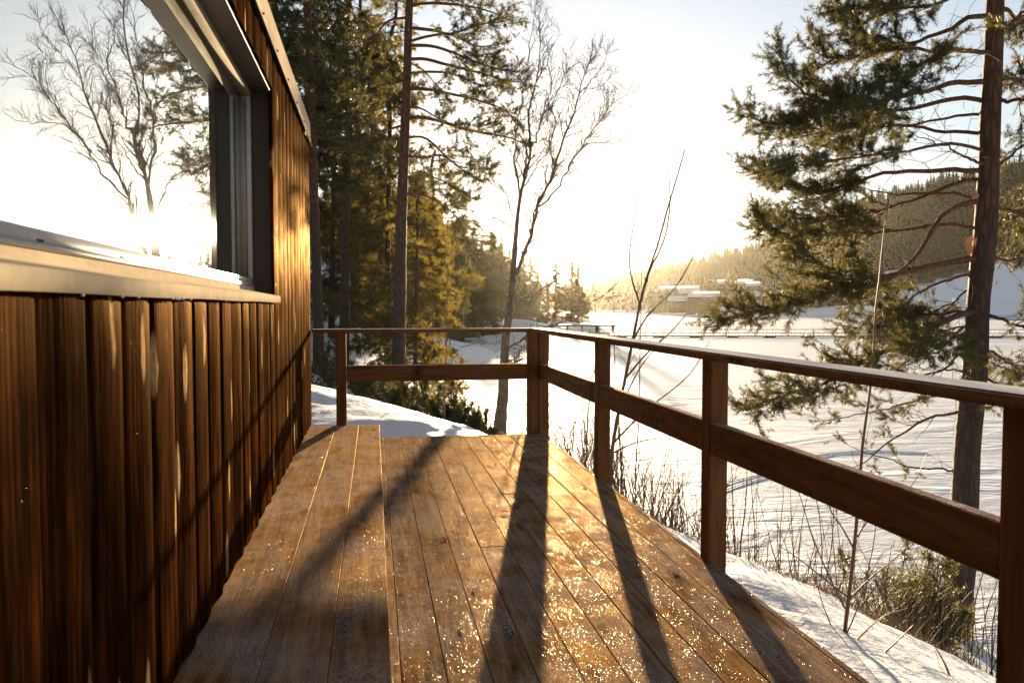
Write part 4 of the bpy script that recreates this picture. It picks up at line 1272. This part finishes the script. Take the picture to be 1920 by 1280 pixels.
# ---------------------------------------------------------------- junipers
def juniper(label, px, py, d, h, w, seed, n=240, group=None):
    rg = np.random.default_rng(seed)
    x, y = px_ground(px, py, d)
    b = np.array([x, y, gz(x, y) - .05])
    tr = thing('juniper_bush', label, 'bush', b, group)
    tf = []; wb = MB()
    m = max(4, int(n / 38))
    for k in range(m):                                # ragged plumes of unlike height
        a = rg.uniform(0, 2 * math.pi); r = w * math.sqrt(rg.random()) * .75
        ln = unit(np.array([math.cos(a) * r * .7, math.sin(a) * r * .7, h]) + rg.standard_normal(3) * .16 * h)
        hh = h * rg.uniform(.45, 1.12) * (1 - .35 * (r / w))
        S = resample(shoot(b + np.array([math.cos(a) * r * .6, math.sin(a) * r * .6, 0]), ln, hh, rg, 6, .14), 8)
        wb.tube(S, np.linspace(.012, .003, 8), 4, False)
        for q in range(int(n * 3.0 / m)):
            f = rg.random() ** .8
            i = min(6, int(f * 7))
            o = S[i] + (S[i + 1] - S[i]) * (f * 7 - i)
            rad = (.10 + .20 * w) * (1 - f) ** .6 + .03
            ofs = rg.standard_normal(3) * rad * np.array([.6, .6, .35])
            tf.append((*(o + ofs), *unit(unit(ofs) * .7 + Z * .75 + rg.standard_normal(3) * .25), rg.uniform(.6, 1.3)))
    wb.build('stems', M_twig, tr)
    s = d / 10
    crown(tr, tf, 14, .045 * (1 + s * .35), .006 * (1 + s * .7), rg, M_juniper, name='foliage', axis_len=.13)
    return tr
for k, (px, py, d, h, w, n, lab) in enumerate([
    (1712, 1150, 7.6, 1.15, .85, 700, 'dark green juniper hugging the foot of the rugged pine'),
    (1530, 1062, 7.6, .35, .3, 70, 'small juniper sprig on the snow crest below the mid rail'),
    (880, 800, 16, 1.2, .8, 520, 'green juniper clump left of the birch foot'),
    (830, 790, 16.5, 1.3, .8, 480, 'juniper beside the thin red pine sapling'),
    (770, 770, 17.5, 1.3, .9, 500, 'juniper right of the tall pine foot'),
    (970, 815, 15, .75, .6, 300, 'low juniper between the birch foot and the corner posts'),
    (912, 808, 17, 1.0, .7, 400, 'juniper touching the birch trunk on its left'),
    (612, 735, 22, 1.9, .9, 360, 'juniper on the snow beside the cabin corner'),
    (690, 755, 20, 1.2, .9, 320, 'shaded juniper left of the tall pine foot'),
    (672, 700, 24, 1.6, .9, 320, 'dark juniper seen under the far handrail')]):
    juniper(lab, px, py, d, h, w, 200 + k, n)

# ---------------------------------------------------------------- bits lying on the deck
rg = np.random.default_rng(88)
for k, (px, py) in enumerate([(845, 1032), (928, 868), (865, 977), (1100, 917), (838, 1012), (860, 1180), (900, 1090), (1262, 1075), (1010, 905), (940, 960), (1190, 1052), (885, 1105)]):
    dep = F * 1.2 / (py - 575)
    p = at(px, py, dep); p[2] = .004
    a = rg.uniform(0, 6.28)
    mb = MB()
    S = shoot(p, [math.cos(a), math.sin(a), .02], rg.uniform(.02, .06), rg, 5, .5)
    S[:, 2] = np.clip(S[:, 2], .003, .008)
    mb.tube(S, [.0022, .002, .0018, .0015, .001], 4)
    if k % 2: mb.tube([S[2], S[2] + [.010, .012, .002]], [.0015, .001], 3)
    o = mb.build('dead_twig', M_twig, None, origin=p)
    tag(o, 'tiny dead twig lying on the frosted deck boards', 'twig', 'dead twigs on the deck')

# ================================================================== ACROSS THE LAKE
def cone_tree(rng, h, r, tiers, sides, lean=.0):
    """a distant spruce: ragged tiers of drooping boughs round a thin stem, unit position at the origin"""
    V, T = [], []
    n0 = 0
    for k in range(tiers):
        u = k / tiers
        z0 = h * (.06 + .92 * u)
        z1 = z0 + h * (1.25 / tiers) * (1.15 - .4 * u)
        rr_ = r * (1 - u) ** .85 * rng.uniform(.8, 1.2) + .03 * h * .2
        a = rng.uniform(0, 6.28) + np.arange(sides) * 2 * math.pi / sides
        ra = rr_ * rng.uniform(.55, 1.25, sides)
        ring = np.stack([ra * np.cos(a), ra * np.sin(a), z0 - rng.uniform(0, .05, sides) * h + 0 * a], 1)
        top = np.array([[0, 0, min(h, z1)]])
        V.append(np.concatenate([ring, top]))
        for s in range(sides):
            if rng.random() < .93:
                T.append([n0 + s, n0 + (s + 1) % sides, n0 + sides])
        n0 += sides + 1
    return np.concatenate(V), np.array(T)
rg = np.random.default_rng(404)
protos = [cone_tree(rg, 1.0, rg.uniform(.13, .2), 6, 6) for _ in range(8)]
def scatter(name, pts, hs, mat):
    Vs, Ts = [], []
    n0 = 0
    for (x, y, z), h in zip(pts, hs):
        V, T = protos[rg.integers(len(protos))]
        a = rg.uniform(0, 6.28); c, s = math.cos(a), math.sin(a)
        W = np.stack([V[:, 0] * c - V[:, 1] * s, V[:, 0] * s + V[:, 1] * c, V[:, 2]], 1) * h + [x, y, z - .3]
        Vs.append(W); Ts.append(T + n0); n0 += len(V)
    return obj(name, mesh_np(name, np.concatenate(Vs), None, np.concatenate(Ts), False, mat), kind='stuff')
N = 11500
U = rg.uniform(1040, 2350, N); Vv = rg.uniform(.06, 1.03, N) ** .95
ok = ~is_open(U, Vv)
ok &= ~((U > 1560) & (U < 2080) & (Vv < np.clip(0.13 + (U - 1560) / 300 * 0.26, .1, .45)))
U, Vv = U[ok], Vv[ok]
pts = hill_point(U, Vv)
pts[:, 2] += 3.0 * fbm(pts[:, 0] / 60, pts[:, 1] / 60, 3) * np.clip(Vv * 3, 0, 1)
scatter('forest', pts, np.clip(rg.normal(13, 3.5, len(pts)), 5, 21), M_hillforest)
# far shore woods behind the left bank
N = 1500
X_ = rg.uniform(-120, 48, N); Y_ = rg.uniform(150, 400, N)
g = ground(X_, Y_)
ok = (g > -1.5) & (X_ < -10 + (Y_ - 150) * .22)
scatter('far_wood', np.stack([X_, Y_, g], 1)[ok], rg.uniform(9, 18, ok.sum()), M_forest)

M_house = simple('dark_brown_boarding', (0.055, 0.03, 0.018), 0.8, 0, .1)
M_house2 = simple('ochre_boarding', (0.10, 0.06, 0.032), 0.8, 0, .1)
M_pane = simple('dark_window_pane', (0.03, 0.035, 0.04), 0.15)
M_white = simple('white_painted_wood', (0.7, 0.68, 0.64), 0.5)
def frame_at(px, py, d):
    p = at(px, py, d)
    a = YAW + math.atan((px - 960) / F)
    return p, a
def gable(mb, c, w, dep, h0, hr, rot, over=.5, th=.35, axis='x'):
    """a pitched roof as two thick slabs; ridge along local x or y"""
    cr, sr = math.cos(rot), math.sin(rot)
    for s in (-1, 1):
        if axis == 'x':
            a = [(-w / 2 - over, s * (dep / 2 + over), h0 - over * hr / (dep / 2)), (w / 2 + over, s * (dep / 2 + over), h0 - over * hr / (dep / 2)), (w / 2 + over, 0, h0 + hr), (-w / 2 - over, 0, h0 + hr)]
        else:
            a = [(s * (w / 2 + over), -dep / 2 - over, h0 - over * hr / (w / 2)), (s * (w / 2 + over), dep / 2 + over, h0 - over * hr / (w / 2)), (0, dep / 2 + over, h0 + hr), (0, -dep / 2 - over, h0 + hr)]
        V = [(x * cr - y * sr + c[0], x * sr + y * cr + c[1], z + c[2]) for x, y, z in a]
        V += [(x, y, z + th) for x, y, z in V]
        mb.add(V, [[0, 1, 2, 3], [4, 7, 6, 5], [0, 4, 5, 1], [1, 5, 6, 2], [2, 6, 7, 3], [3, 7, 4, 0]])
def house(label, px, py, d, w, h0, hr, dep, group, wins=(0, 0), axis='x', mat=None, turn=0.0, cat='house', balc=False):
    p, a = frame_at(px, py, d)
    rot = -a + turn
    o = thing('house' if cat == 'house' else 'hotel', label, cat, p, group)
    cr, sr = math.cos(rot), math.sin(rot)
    L = lambda x, y, z: np.array([x * cr - y * sr, x * sr + y * cr, z]) + p
    wb = MB()
    wb.box(L(0, 0, h0 / 2 - 1.5), (w, dep, h0 + 3), rot)
    # gable ends
    for s in (-1, 1):
        if axis == 'x':
            e = [L(s * w / 2, -dep / 2, h0), L(s * w / 2, dep / 2, h0), L(s * w / 2, 0, h0 + hr - .05)]
        else:
            e = [L(-w / 2, s * dep / 2, h0), L(w / 2, s * dep / 2, h0), L(0, s * dep / 2, h0 + hr - .05)]
        wb.add(e, None, [[0, 1, 2]])
    wb.build('wall', mat or M_house, o)
    rb = MB(); gable(rb, p, w, dep, h0 + .05, hr, rot, .6, .15, axis)
    rf_ = rb.build('roof', M_darkwood, o)
    sb = MB(); gable(sb, p + np.array([0, 0, .2]), w, dep, h0 + .05, hr, rot, .55, .4, axis)
    sn_ = sb.mesh('roof_snow', M_roofsnow, p)
    WL[rf_] = Vector(p)
    obj('roof_snow', sn_, None, rf_, p)
    nx, nz_ = wins
    for i in range(nx):
        for k in range(nz_):
            xx = -w / 2 + w * (i + .5) / nx
            zz = h0 * (k + .55) / nz_
            mb = MB(); mb.box(L(xx, -dep / 2 - .03, zz), (w / nx * .5, .12, h0 / nz_ * .45), rot)
            mb.build('window', M_pane, o)
    if balc:
        for k in range(nz_):
            mb = MB(); mb.box(L(0, -dep / 2 - .7, h0 * k / nz_ + .9), (w * .97, .12, .9), rot)
            mb.box(L(0, -dep / 2 - .35, h0 * k / nz_ + .3), (w * .97, .75, .2), rot)
            mb.build('balcony', M_house2, o)
    return o
# the gabled hotel: four cross gables to the lake and a long ridge to the right
hd_ = 530
p, a = frame_at(1262, 578, hd_)
hotel = thing('hotel', 'large lakeside hotel with four snowy gables in a row', 'hotel', p)
rot = -a
cr, sr = math.cos(rot), math.sin(rot)
L = lambda x, y, z: np.array([x * cr - y * sr, x * sr + y * cr, z]) + p
wb = MB(); rb = MB(); sb = MB()
wb.box(L(0, 6, 3.5), (33, 11, 13), rot)
gable(rb, L(4, 7, 10), 25, 11, 0, 4.6, rot, .5, .12, 'x'); gable(sb, L(4, 7, 10.15), 25, 11, 0, 4.6, rot, .45, .4, 'x')
for k in range(4):
    xk = -14.3 + 5.4 * k
    wb.box(L(xk, 1.5, 3.2), (5.0, 5, 12.4), rot)
    for yy in (-1.0,):
        wb.add([L(xk - 2.5, yy, 9.4), L(xk + 2.5, yy, 9.4), L(xk, yy, 13.2)], None, [[0, 1, 2]])
    gable(rb, L(xk, 4, 9.4), 5.0, 10, 0, 3.9, rot, .45, .12, 'y'); gable(sb, L(xk, 4, 9.55), 5.0, 10, 0, 3.9, rot, .4, .4, 'y')
wb.build('wall', M_house2, hotel)
hr_ = rb.build('roof', M_darkwood, hotel); WL[hr_] = Vector(p)
obj('roof_snow', sb.mesh('roof_snow', M_roofsnow, p), None, hr_, p)
for k in range(4):
    for q in range(3):
        mb = MB(); mb.box(L(-14.3 + 5.4 * k, -1.06, 1.6 + 2.9 * q), (2.4, .14, 1.4), rot)
        mb.build('window', M_pane, hotel)
for k in range(4):
    for q in range(3):
        mb = MB(); mb.box(L(5.6 + 3.2 * k, .44, 1.6 + 2.9 * q), (1.8, .14, 1.4), rot)
        mb.build('window', M_pane, hotel)
house('wide hotel wing with three rows of balconies under a snowy roof', 1318, 580, 500, 19, 7.6, 3.0, 12, 'buildings across the lake', (8, 3), 'x', M_house, 0.12, 'hotel', True)
house('low snow-roofed pavilion between the gabled hotel and the balcony wing', 1270, 577, 505, 11, 4.2, 2.8, 9, 'buildings across the lake', (4, 1), 'x', M_house2)
HS = [
    (1331, 541, 600, 8, 3.6, 2.8, 9, 'upper house with a steep snowy roof above the balcony wing', 'y'),
    (1358, 541, 610, 9, 3.6, 2.6, 8, 'upper house left of the dark spruce in the village', 'x'),
    (1397, 543, 600, 10, 4.2, 3.0, 9, 'house with two stepped snow roofs high in the village', 'x'),
    (1412, 549, 570, 9, 4.6, 2.8, 9, 'brown house just below the stepped roofs in the village', 'x'),
    (1376, 566, 545, 7, 4.2, 2.4, 8, 'small house behind the pale birches by the shore', 'y'),
    (1419, 568, 540, 12, 4.8, 2.4, 9, 'long house with a flat snowy roof right of the shore birches', 'x'),
    (1463, 568, 540, 13, 4.8, 2.4, 9, 'long brown house right of the tall dark shore spruce', 'x'),
    (1437, 548, 590, 7, 3.6, 2.6, 8, 'narrow upper house at the right end of the village', 'y'),
    (1505, 566, 540, 12, 4.4, 2.4, 9, 'house half hidden by the rugged pine boughs', 'x'),
    (1600, 528, 560, 12, 3.0, 2.0, 8, 'cabin with snowy roof at the top left of the ski slope', 'x'),
    (1672, 522, 570, 9, 3.0, 2.0, 8, 'small cabin on the ski slope near the forest edge', 'x'),
]
for (px, py, d, w, h0, hr, dep, lab, ax) in HS:
    house(lab, px, py, d, w, h0, hr, dep, 'houses across the lake', (3, 1), ax, M_house if (px % 2) else M_house2)
# single spruces and pale birches between the houses
single = []
for (px, py, d, h, lab) in [(1438, 580, 520, 18, 'tall dark spruce on the far shore right of the village birches'), (1320, 550, 560, 12, 'dark spruce above the balcony wing'), (1366, 545, 560, 15, 'dark spruce among the upper village houses'),
                            (1380, 548, 560, 12, 'lower spruce beside the stepped roofs'), (1300, 552, 570, 12, 'spruce behind the right end of the gabled hotel'), (1403, 578, 525, 14, 'bushy spruce in front of the long shore house')]:
    p = at(px, py, d)
    t_ = thing('spruce_tree', lab, 'tree', p, 'spruces in the village')
    V, T = cone_tree(rg, h, h * .16, 9, 8)
    V[:, 2] += .3
    obj('crown', mesh_np('crown', V, None, T, False, M_spruce), None, t_, p)
    tm = MB(); tm.tube([p - [0, 0, 1.5], p + [0, 0, h * .5]], [.25, .1], 5)
    tm.build('trunk', M_bark, t_)
M_paletwig = simple('pale_birch_twigs', (0.30, 0.21, 0.15), 0.8)
for k, (px, py, d, h) in enumerate([(1352, 582, 515, 12), (1362, 581, 518, 11), (1372, 583, 512, 12), (1390, 582, 520, 13), (1345, 580, 530, 13), (1428, 583, 515, 10), (1232, 583, 515, 9), (1175, 586, 560, 12), (1195, 585, 545, 11), (1212, 585, 540, 10), (1470, 582, 515, 11), (1340, 548, 600, 12), (1385, 560, 560, 12)]):
    p = at(px, py, d)
    t_ = thing('birch_tree', 'pale leafless birch among the shore houses across the lake', 'tree', p, 'birches across the lake')
    wb = MB()
    S = shoot(p - [0, 0, 1], Z, h * .8 + 1, rg, 7, .08)
    wb.tube(S, np.linspace(.2, .05, 7), 5)
    wb.build('trunk', M_paletwig, t_)
    tw = MB()
    for q in range(70):
        i = rg.integers(2, 6)
        tw.tube(shoot(S[i] + (S[min(6, i + 1)] - S[i]) * rg.random(), [rg.normal(), rg.normal(), 1.1], h * .33 * rg.uniform(.5, 1), rg, 3, .3), [.06, .05, .03], 3, False)
    tw.build('twigs', M_paletwig, t_)

# ---- the long floating footbridge, jetty, lifebuoy and walkers
M_wetwood = simple('dark_wet_planks', (0.07, 0.05, 0.035), 0.6)
M_steel = simple('grey_steel_rail', (0.16, 0.15, 0.14), 0.5)
A, B = at(1085, 634, 131), at(2100, 640, 128)
A[2] = B[2] = LAKE
br_ = thing('footbridge', 'long low footbridge with thin railings crossing the frozen lake', 'bridge', A)
dv = unit(B - A); nv = np.array([-dv[1], dv[0], 0])
Lb = float(np.linalg.norm(B - A))
ang = math.atan2(dv[1], dv[0])
mb = MB()
mb.box((A + B) / 2 + [0, 0, .22], (Lb, 1.8, .16), ang)
for s in np.arange(1, Lb, 6): mb.box(A + dv * s + [0, 0, .06], (1.6, 2.0, .2), ang)
mb.build('walkway', M_wetwood, br_)
mb = MB(); mb.box((A + B) / 2 + [0, 0, .322], (Lb, 1.5, .04), ang); mb.build('snow_cover', M_roofsnow, br_)
for sgn in (-1, 1):
    mb = MB()
    for zz in (.75, 1.3): mb.box((A + B) / 2 + nv * sgn * .86 + [0, 0, zz], (Lb, .05, .05), ang)
    for s in np.arange(.3, Lb, 1.5): mb.box(A + dv * s + nv * sgn * .86 + [0, 0, .8], (.055, .055, 1.05), ang)
    mb.build('railing', M_steel, br_, kind='stuff')
J0, J1 = at(1030, 610, 158), at(1153, 609.5, 158)
J0[2] = J1[2] = LAKE
jt = thing('jetty', 'dark jetty reaching out from the far bank above the handrail corner', 'jetty', J0)
dj = unit(J1 - J0); aj = math.atan2(dj[1], dj[0]); Lj = float(np.linalg.norm(J1 - J0))
mb = MB(); mb.box((J0 + J1) / 2 + [0, 0, 1.25], (Lj, 2.2, .28), aj); mb.build('platform', M_wetwood, jt)
for s in np.arange(.5, Lj, 3.0):
    for w_ in (-.9, .9):
        mb = MB(); mb.tube([J0 + dj * s + np.array([-dj[1], dj[0], 0]) * w_ + [0, 0, -.5], J0 + dj * s + np.array([-dj[1], dj[0], 0]) * w_ + [0, 0, 1.15]], [.11, .11], 6)
        mb.build('pile', M_wetwood, jt)
# lifebuoy on its post
lp = at(1143, 627, 129); lp[2] = LAKE
lb_ = thing('lifebuoy', 'round white lifebuoy on a post at the near end of the footbridge', 'lifebuoy', lp)
mb = MB(); mb.tube([lp + [0, 0, .2], lp + [0, 0, 1.9]], [.04, .04], 6); mb.build('post', M_steel, lb_)
aa = np.linspace(0, 2 * math.pi, 17)
mb = MB(); mb.tube(np.stack([lp[0] + .30 * np.cos(aa), lp[1] - .06 + 0 * aa, lp[2] + 1.62 + .30 * np.sin(aa)], 1), [.075] * 17, 6, False)
mb.build('ring', simple('orange_white_ring', (0.75, 0.42, 0.30), 0.5), lb_)
def walker(label, px, d, col, step_, face):
    p = at(px, 597.5, d); p[2] = LAKE + .01
    me = bpy.data.meshes.new('person')
    f = np.array([math.cos(face), math.sin(face), 0]); s = np.array([-f[1], f[0], 0])
    J = [(0, 0, .95, .15), (0, 0, 1.2, .15), (0, 0, 1.42, .16), (0, .01, 1.53, .065), (0, .02, 1.66, .105), (0, .02, 1.76, .09),
         (.10, .08 * step_, .50, .085), (.10, .20 * step_, .08, .06), (.10, .30 * step_, .03, .05),
         (-.10, -.03 * step_, .50, .085), (-.10, -.20 * step_, .10, .06), (-.10, -.10 * step_, .03, .05),
         (.22, 0, 1.40, .07), (.27, -.12 * step_, 1.13, .055), (.25, -.02, .90, .045),
         (-.22, 0, 1.40, .07), (-.27, .12 * step_, 1.13, .055), (-.25, .22 * step_, .92, .045)]
    E = [(0, 1), (1, 2), (2, 3), (3, 4), (4, 5), (0, 6), (6, 7), (7, 8), (0, 9), (9, 10), (10, 11), (2, 12), (12, 13), (13, 14), (2, 15), (15, 16), (16, 17)]
    me.from_pydata([tuple(s * a + f * b + np.array([0, 0, c])) for a, b, c, r in J], E, [])
    o = obj('person', me, simple('winter_clothes', col, 0.8), loc=p)
    sm = o.modifiers.new('skin', 'SKIN')
    for i, (a, b, c, r) in enumerate(J):
        me.skin_vertices[0].data[i].radius = (r, r * (.75 if i < 3 else 1))
    me.skin_vertices[0].data[0].use_root = True
    o.modifiers.new('sub', 'SUBSURF').levels = 1
    o.modifiers['sub'].render_levels = 1
    tag(o, label, 'person', 'people walking on the ice')
walker('person in dark clothes walking on the ice, leftmost of the three', 1104.5, 330, (.05, .05, .07), 1, 1.0)
walker('person in dark clothes walking in the middle of the three on the ice', 1111, 333, (.07, .05, .05), -1, 1.1)
walker('person in dark clothes walking rightmost of the three on the ice', 1119.5, 328, (.04, .04, .05), 1, .9)

# ================================================================== LEFT BANK
# spruces and pines on the left bank and the far point: built kinds, copied singly
def far_spruce(h, r, seed, pine=False):
    rg = np.random.default_rng(seed)
    tf = []; wb = MB()
    wb.tube([(0, 0, -.6), (0, 0, h * .5), (0, 0, h * .97)], [h * .014, h * .010, .02], 6)
    nl = 70
    c0 = .30 if pine else .06
    for k in range(nl):
        u = c0 + (1 - c0) * (k + rg.random()) / nl
        rad = r * ((1 - u) / (1 - c0)) ** (.55 if pine else .8) * rg.uniform(.55, 1.15)
        a = rg.uniform(0, 6.28)
        m = max(2, int(rad / .16))
        for q in range(m):
            f = (q + rg.random()) / m
            drop = (-.25 if not pine else .1) * rad * f
            for s_ in range(2):
                tf.append((math.cos(a) * rad * f + rg.normal(0, .13), math.sin(a) * rad * f + rg.normal(0, .13), h * u + drop + rg.normal(0, .12),
                           *unit([math.cos(a) + rg.normal(0, .4), math.sin(a) + rg.normal(0, .4), rg.normal(-.1 if not pine else .2, .4)]), rg.uniform(.6, 1.3)))
    V, T = needles(tf, 7, .55, .10, rg, axis_len=.35)
    return wb.mesh('trunk', M_bark), mesh_np('crown', V, None, T, False, M_spruce)
kinds = [far_spruce(13, 3.3, 1), far_spruce(15, 3.7, 2), far_spruce(12, 3.8, 3, True), far_spruce(16, 3.9, 4)]
LBT = [  # px, py of the foot, depth, height in photo px, kind, label, group
]
def put_tree(px, foot_z_from, d, top_py, kind, lab, grp):
    p = at(px, 575, d)
    z = gz(p[0], p[1]) if foot_z_from is None else at(px, foot_z_from, d)[2]
    ztop = at(px, top_py, d)[2]
    base_h = [13, 15, 12, 16][kind]
    s = (ztop - z) / base_h
    t_ = thing('pine_tree' if kind == 2 else 'spruce_tree', lab, 'tree', (p[0], p[1], z), grp)
    a = random.uniform(0, 6.28)
    for nm, me in zip(('trunk', 'crown'), kinds[kind]):
        o = obj(nm, me, None, t_, (p[0], p[1], z), None, a)
        o.scale = (s * 1.1, s * 1.1, s)
    return t_
G1 = 'trees on the left bank'
for (px, d, top, kind, lab) in [
    (826, 120, 408, 1, 'slim spruce standing first beyond the feathery pine boughs'), (846, 128, 432, 0, 'spruce right behind the wooden frame'), (868, 118, 405, 2, 'broad golden-topped pine above the snow-roofed cabin'),
    (888, 140, 430, 3, 'dark spruce right of the snow-roofed cabin'), (903, 150, 452, 0, 'middle-sized spruce left of the birch trunk'), (921, 158, 436, 2, 'glowing pine whose top touches the birch fork'),
    (940, 165, 445, 1, 'spruce hidden behind the birch trunk'), (955, 170, 470, 0, 'lower spruce at the right edge of the birch trunk'), (806, 110, 440, 3, 'spruce at the left of the wooden frame'), (786, 105, 455, 0, 'spruce seen between the two young trees left of the frame')]:
    put_tree(px, None, d, top, kind, lab, G1)
for k, (px, d, top, kind) in enumerate([(835, 135, 470, 0), (858, 150, 455, 3), (878, 160, 470, 2), (897, 170, 480, 1), (912, 175, 490, 0), (932, 180, 478, 3), (948, 185, 492, 2), (965, 195, 505, 1), (985, 198, 520, 0), (1000, 205, 530, 2), (815, 100, 480, 2), (850, 112, 500, 0), (905, 135, 505, 2), (925, 145, 510, 0)]):
    put_tree(px, None, d, top, kind, 'young backlit conifer in the thicket around the birch trunk', 'young conifers on the left bank')
G2 = 'spruces on the point'
for (px, d, top, kind, lab) in [
    (982, 205, 472, 1, 'tall backlit spruce right of the birch trunk on the point'), (995, 215, 480, 3, 'backlit spruce second right of the birch on the point'), (1008, 212, 498, 0, 'shorter backlit spruce filling a gap on the point'),
    (1042, 235, 487, 1, 'narrow pointed golden spruce standing free on the point'), (1072, 242, 488, 3, 'broad golden spruce at the outer side of the point'), (1084, 246, 500, 0, 'spruce leaning out at the right end of the point'),
    (1060, 238, 530, 2, 'low pine between the two golden spruces on the point'), (1026, 225, 520, 0, 'low spruce left of the narrow golden spruce'), (972, 190, 500, 2, 'pine just behind the low birch fork'), (1091, 248, 545, 2, 'last low pine on the tip of the point')]:
    put_tree(px, None, d, top, kind, lab, G2)
for k in range(26):
    px = rg.uniform(560, 800); d = rg.uniform(62, 120)
    p = at(px, 575, d)
    put_tree(px, None, d, rg.uniform(300, 430), int(rg.integers(0, 4)), 'dark conifer of the dense wood behind the tall pine trunks', 'wood behind the tall pines')
# snow-roofed cabin, wooden frame, bins
house('small dark cabin with a snowy roof on the left bank', 860, 566, 135, 3.4, 1.5, 1.3, 3.6, 'cabins on the left bank', (2, 1), 'y', M_house, .5)
house('snow-covered shed half hidden behind the trees on the left', 612, 560, 62, 2.4, 1.3, 1.0, 3, 'cabins on the left bank', (1, 1), 'x', M_house)
fd = 70
p1, p2 = at(829, 595, fd), at(869, 600, fd)
fr = thing('wooden_frame', 'tall grey goal-like frame of two posts and a crossbeam on the left bank', 'frame', p1)
t1, t2 = at(829, 528, fd), at(868.5, 524, fd)
M_grey = simple('weathered_grey_wood', (0.22, 0.22, 0.2), 0.8)
for a_, b_ in ((p1 - [0, 0, .6], t1), (p2 - [0, 0, .6], t2)):
    mb = MB(); mb.tube([a_, b_], [.09, .08], 6); mb.build('post', M_grey, fr)
mb = MB(); mb.tube([t1 + (t1 - t2) * .06, t2 + (t2 - t1) * .06], [.08, .08], 6); mb.build('crossbeam', M_grey, fr)
for (px, col, lab, nm) in [(843.5, (0.03, 0.12, 0.05), 'green waste bin on the snowy left bank', 'green'), (835, (0.2, 0.2, 0.2), 'grey waste bin left of the green one', 'grey')]:
    d = 55
    p = at(px, 614, d); p[2] = min(p[2], gz(p[0], p[1]) + .05) if False else p[2]
    b_ = thing('waste_bin', lab, 'bin', p, 'waste bins')
    mb = MB()
    mb.add([p + np.array(v) for v in [(-.16, -.16, 0), (.16, -.16, 0), (.16, .16, 0), (-.16, .16, 0), (-.19, -.19, .3), (.19, -.19, .3), (.19, .19, .3), (-.19, .19, .3)]], [[3, 2, 1, 0], [0, 1, 5, 4], [1, 2, 6, 5], [2, 3, 7, 6], [3, 0, 4, 7]])
    mb.box(p + [0, 0, -.6], (.08, .08, 1.2))
    mb.build('body', simple(nm + '_bin_plastic', col, .5), b_)
    mb = MB(); mb.box(p + [0, 0, .32], (.42, .42, .05)); mb.build('lid', simple(nm + '_bin_lid', tuple(c * .8 for c in col), .5), b_)

# ================================================================== AIR
hz = bpy.data.materials.new('cold_haze')
hz.use_nodes = True
ht = hz.node_tree
ht.nodes.clear()
ho = ht.nodes.new('ShaderNodeOutputMaterial')
hv_ = ht.nodes.new('ShaderNodeVolumePrincipled')
hv_.inputs['Color'].default_value = (0.95, 0.88, 0.72, 1)
hv_.inputs['Density'].default_value = 0.000025
hv_.inputs['Anisotropy'].default_value = 0.82
ht.links.new(hv_.outputs[0], ho.inputs['Volume'])
hb = MB()
lo, hi = np.array((-440., -140., -11.)), np.array((1920., 2320., 150.))
hb.box((lo + hi) / 2, hi - lo)
o = hb.build('haze', hz, kind='stuff')
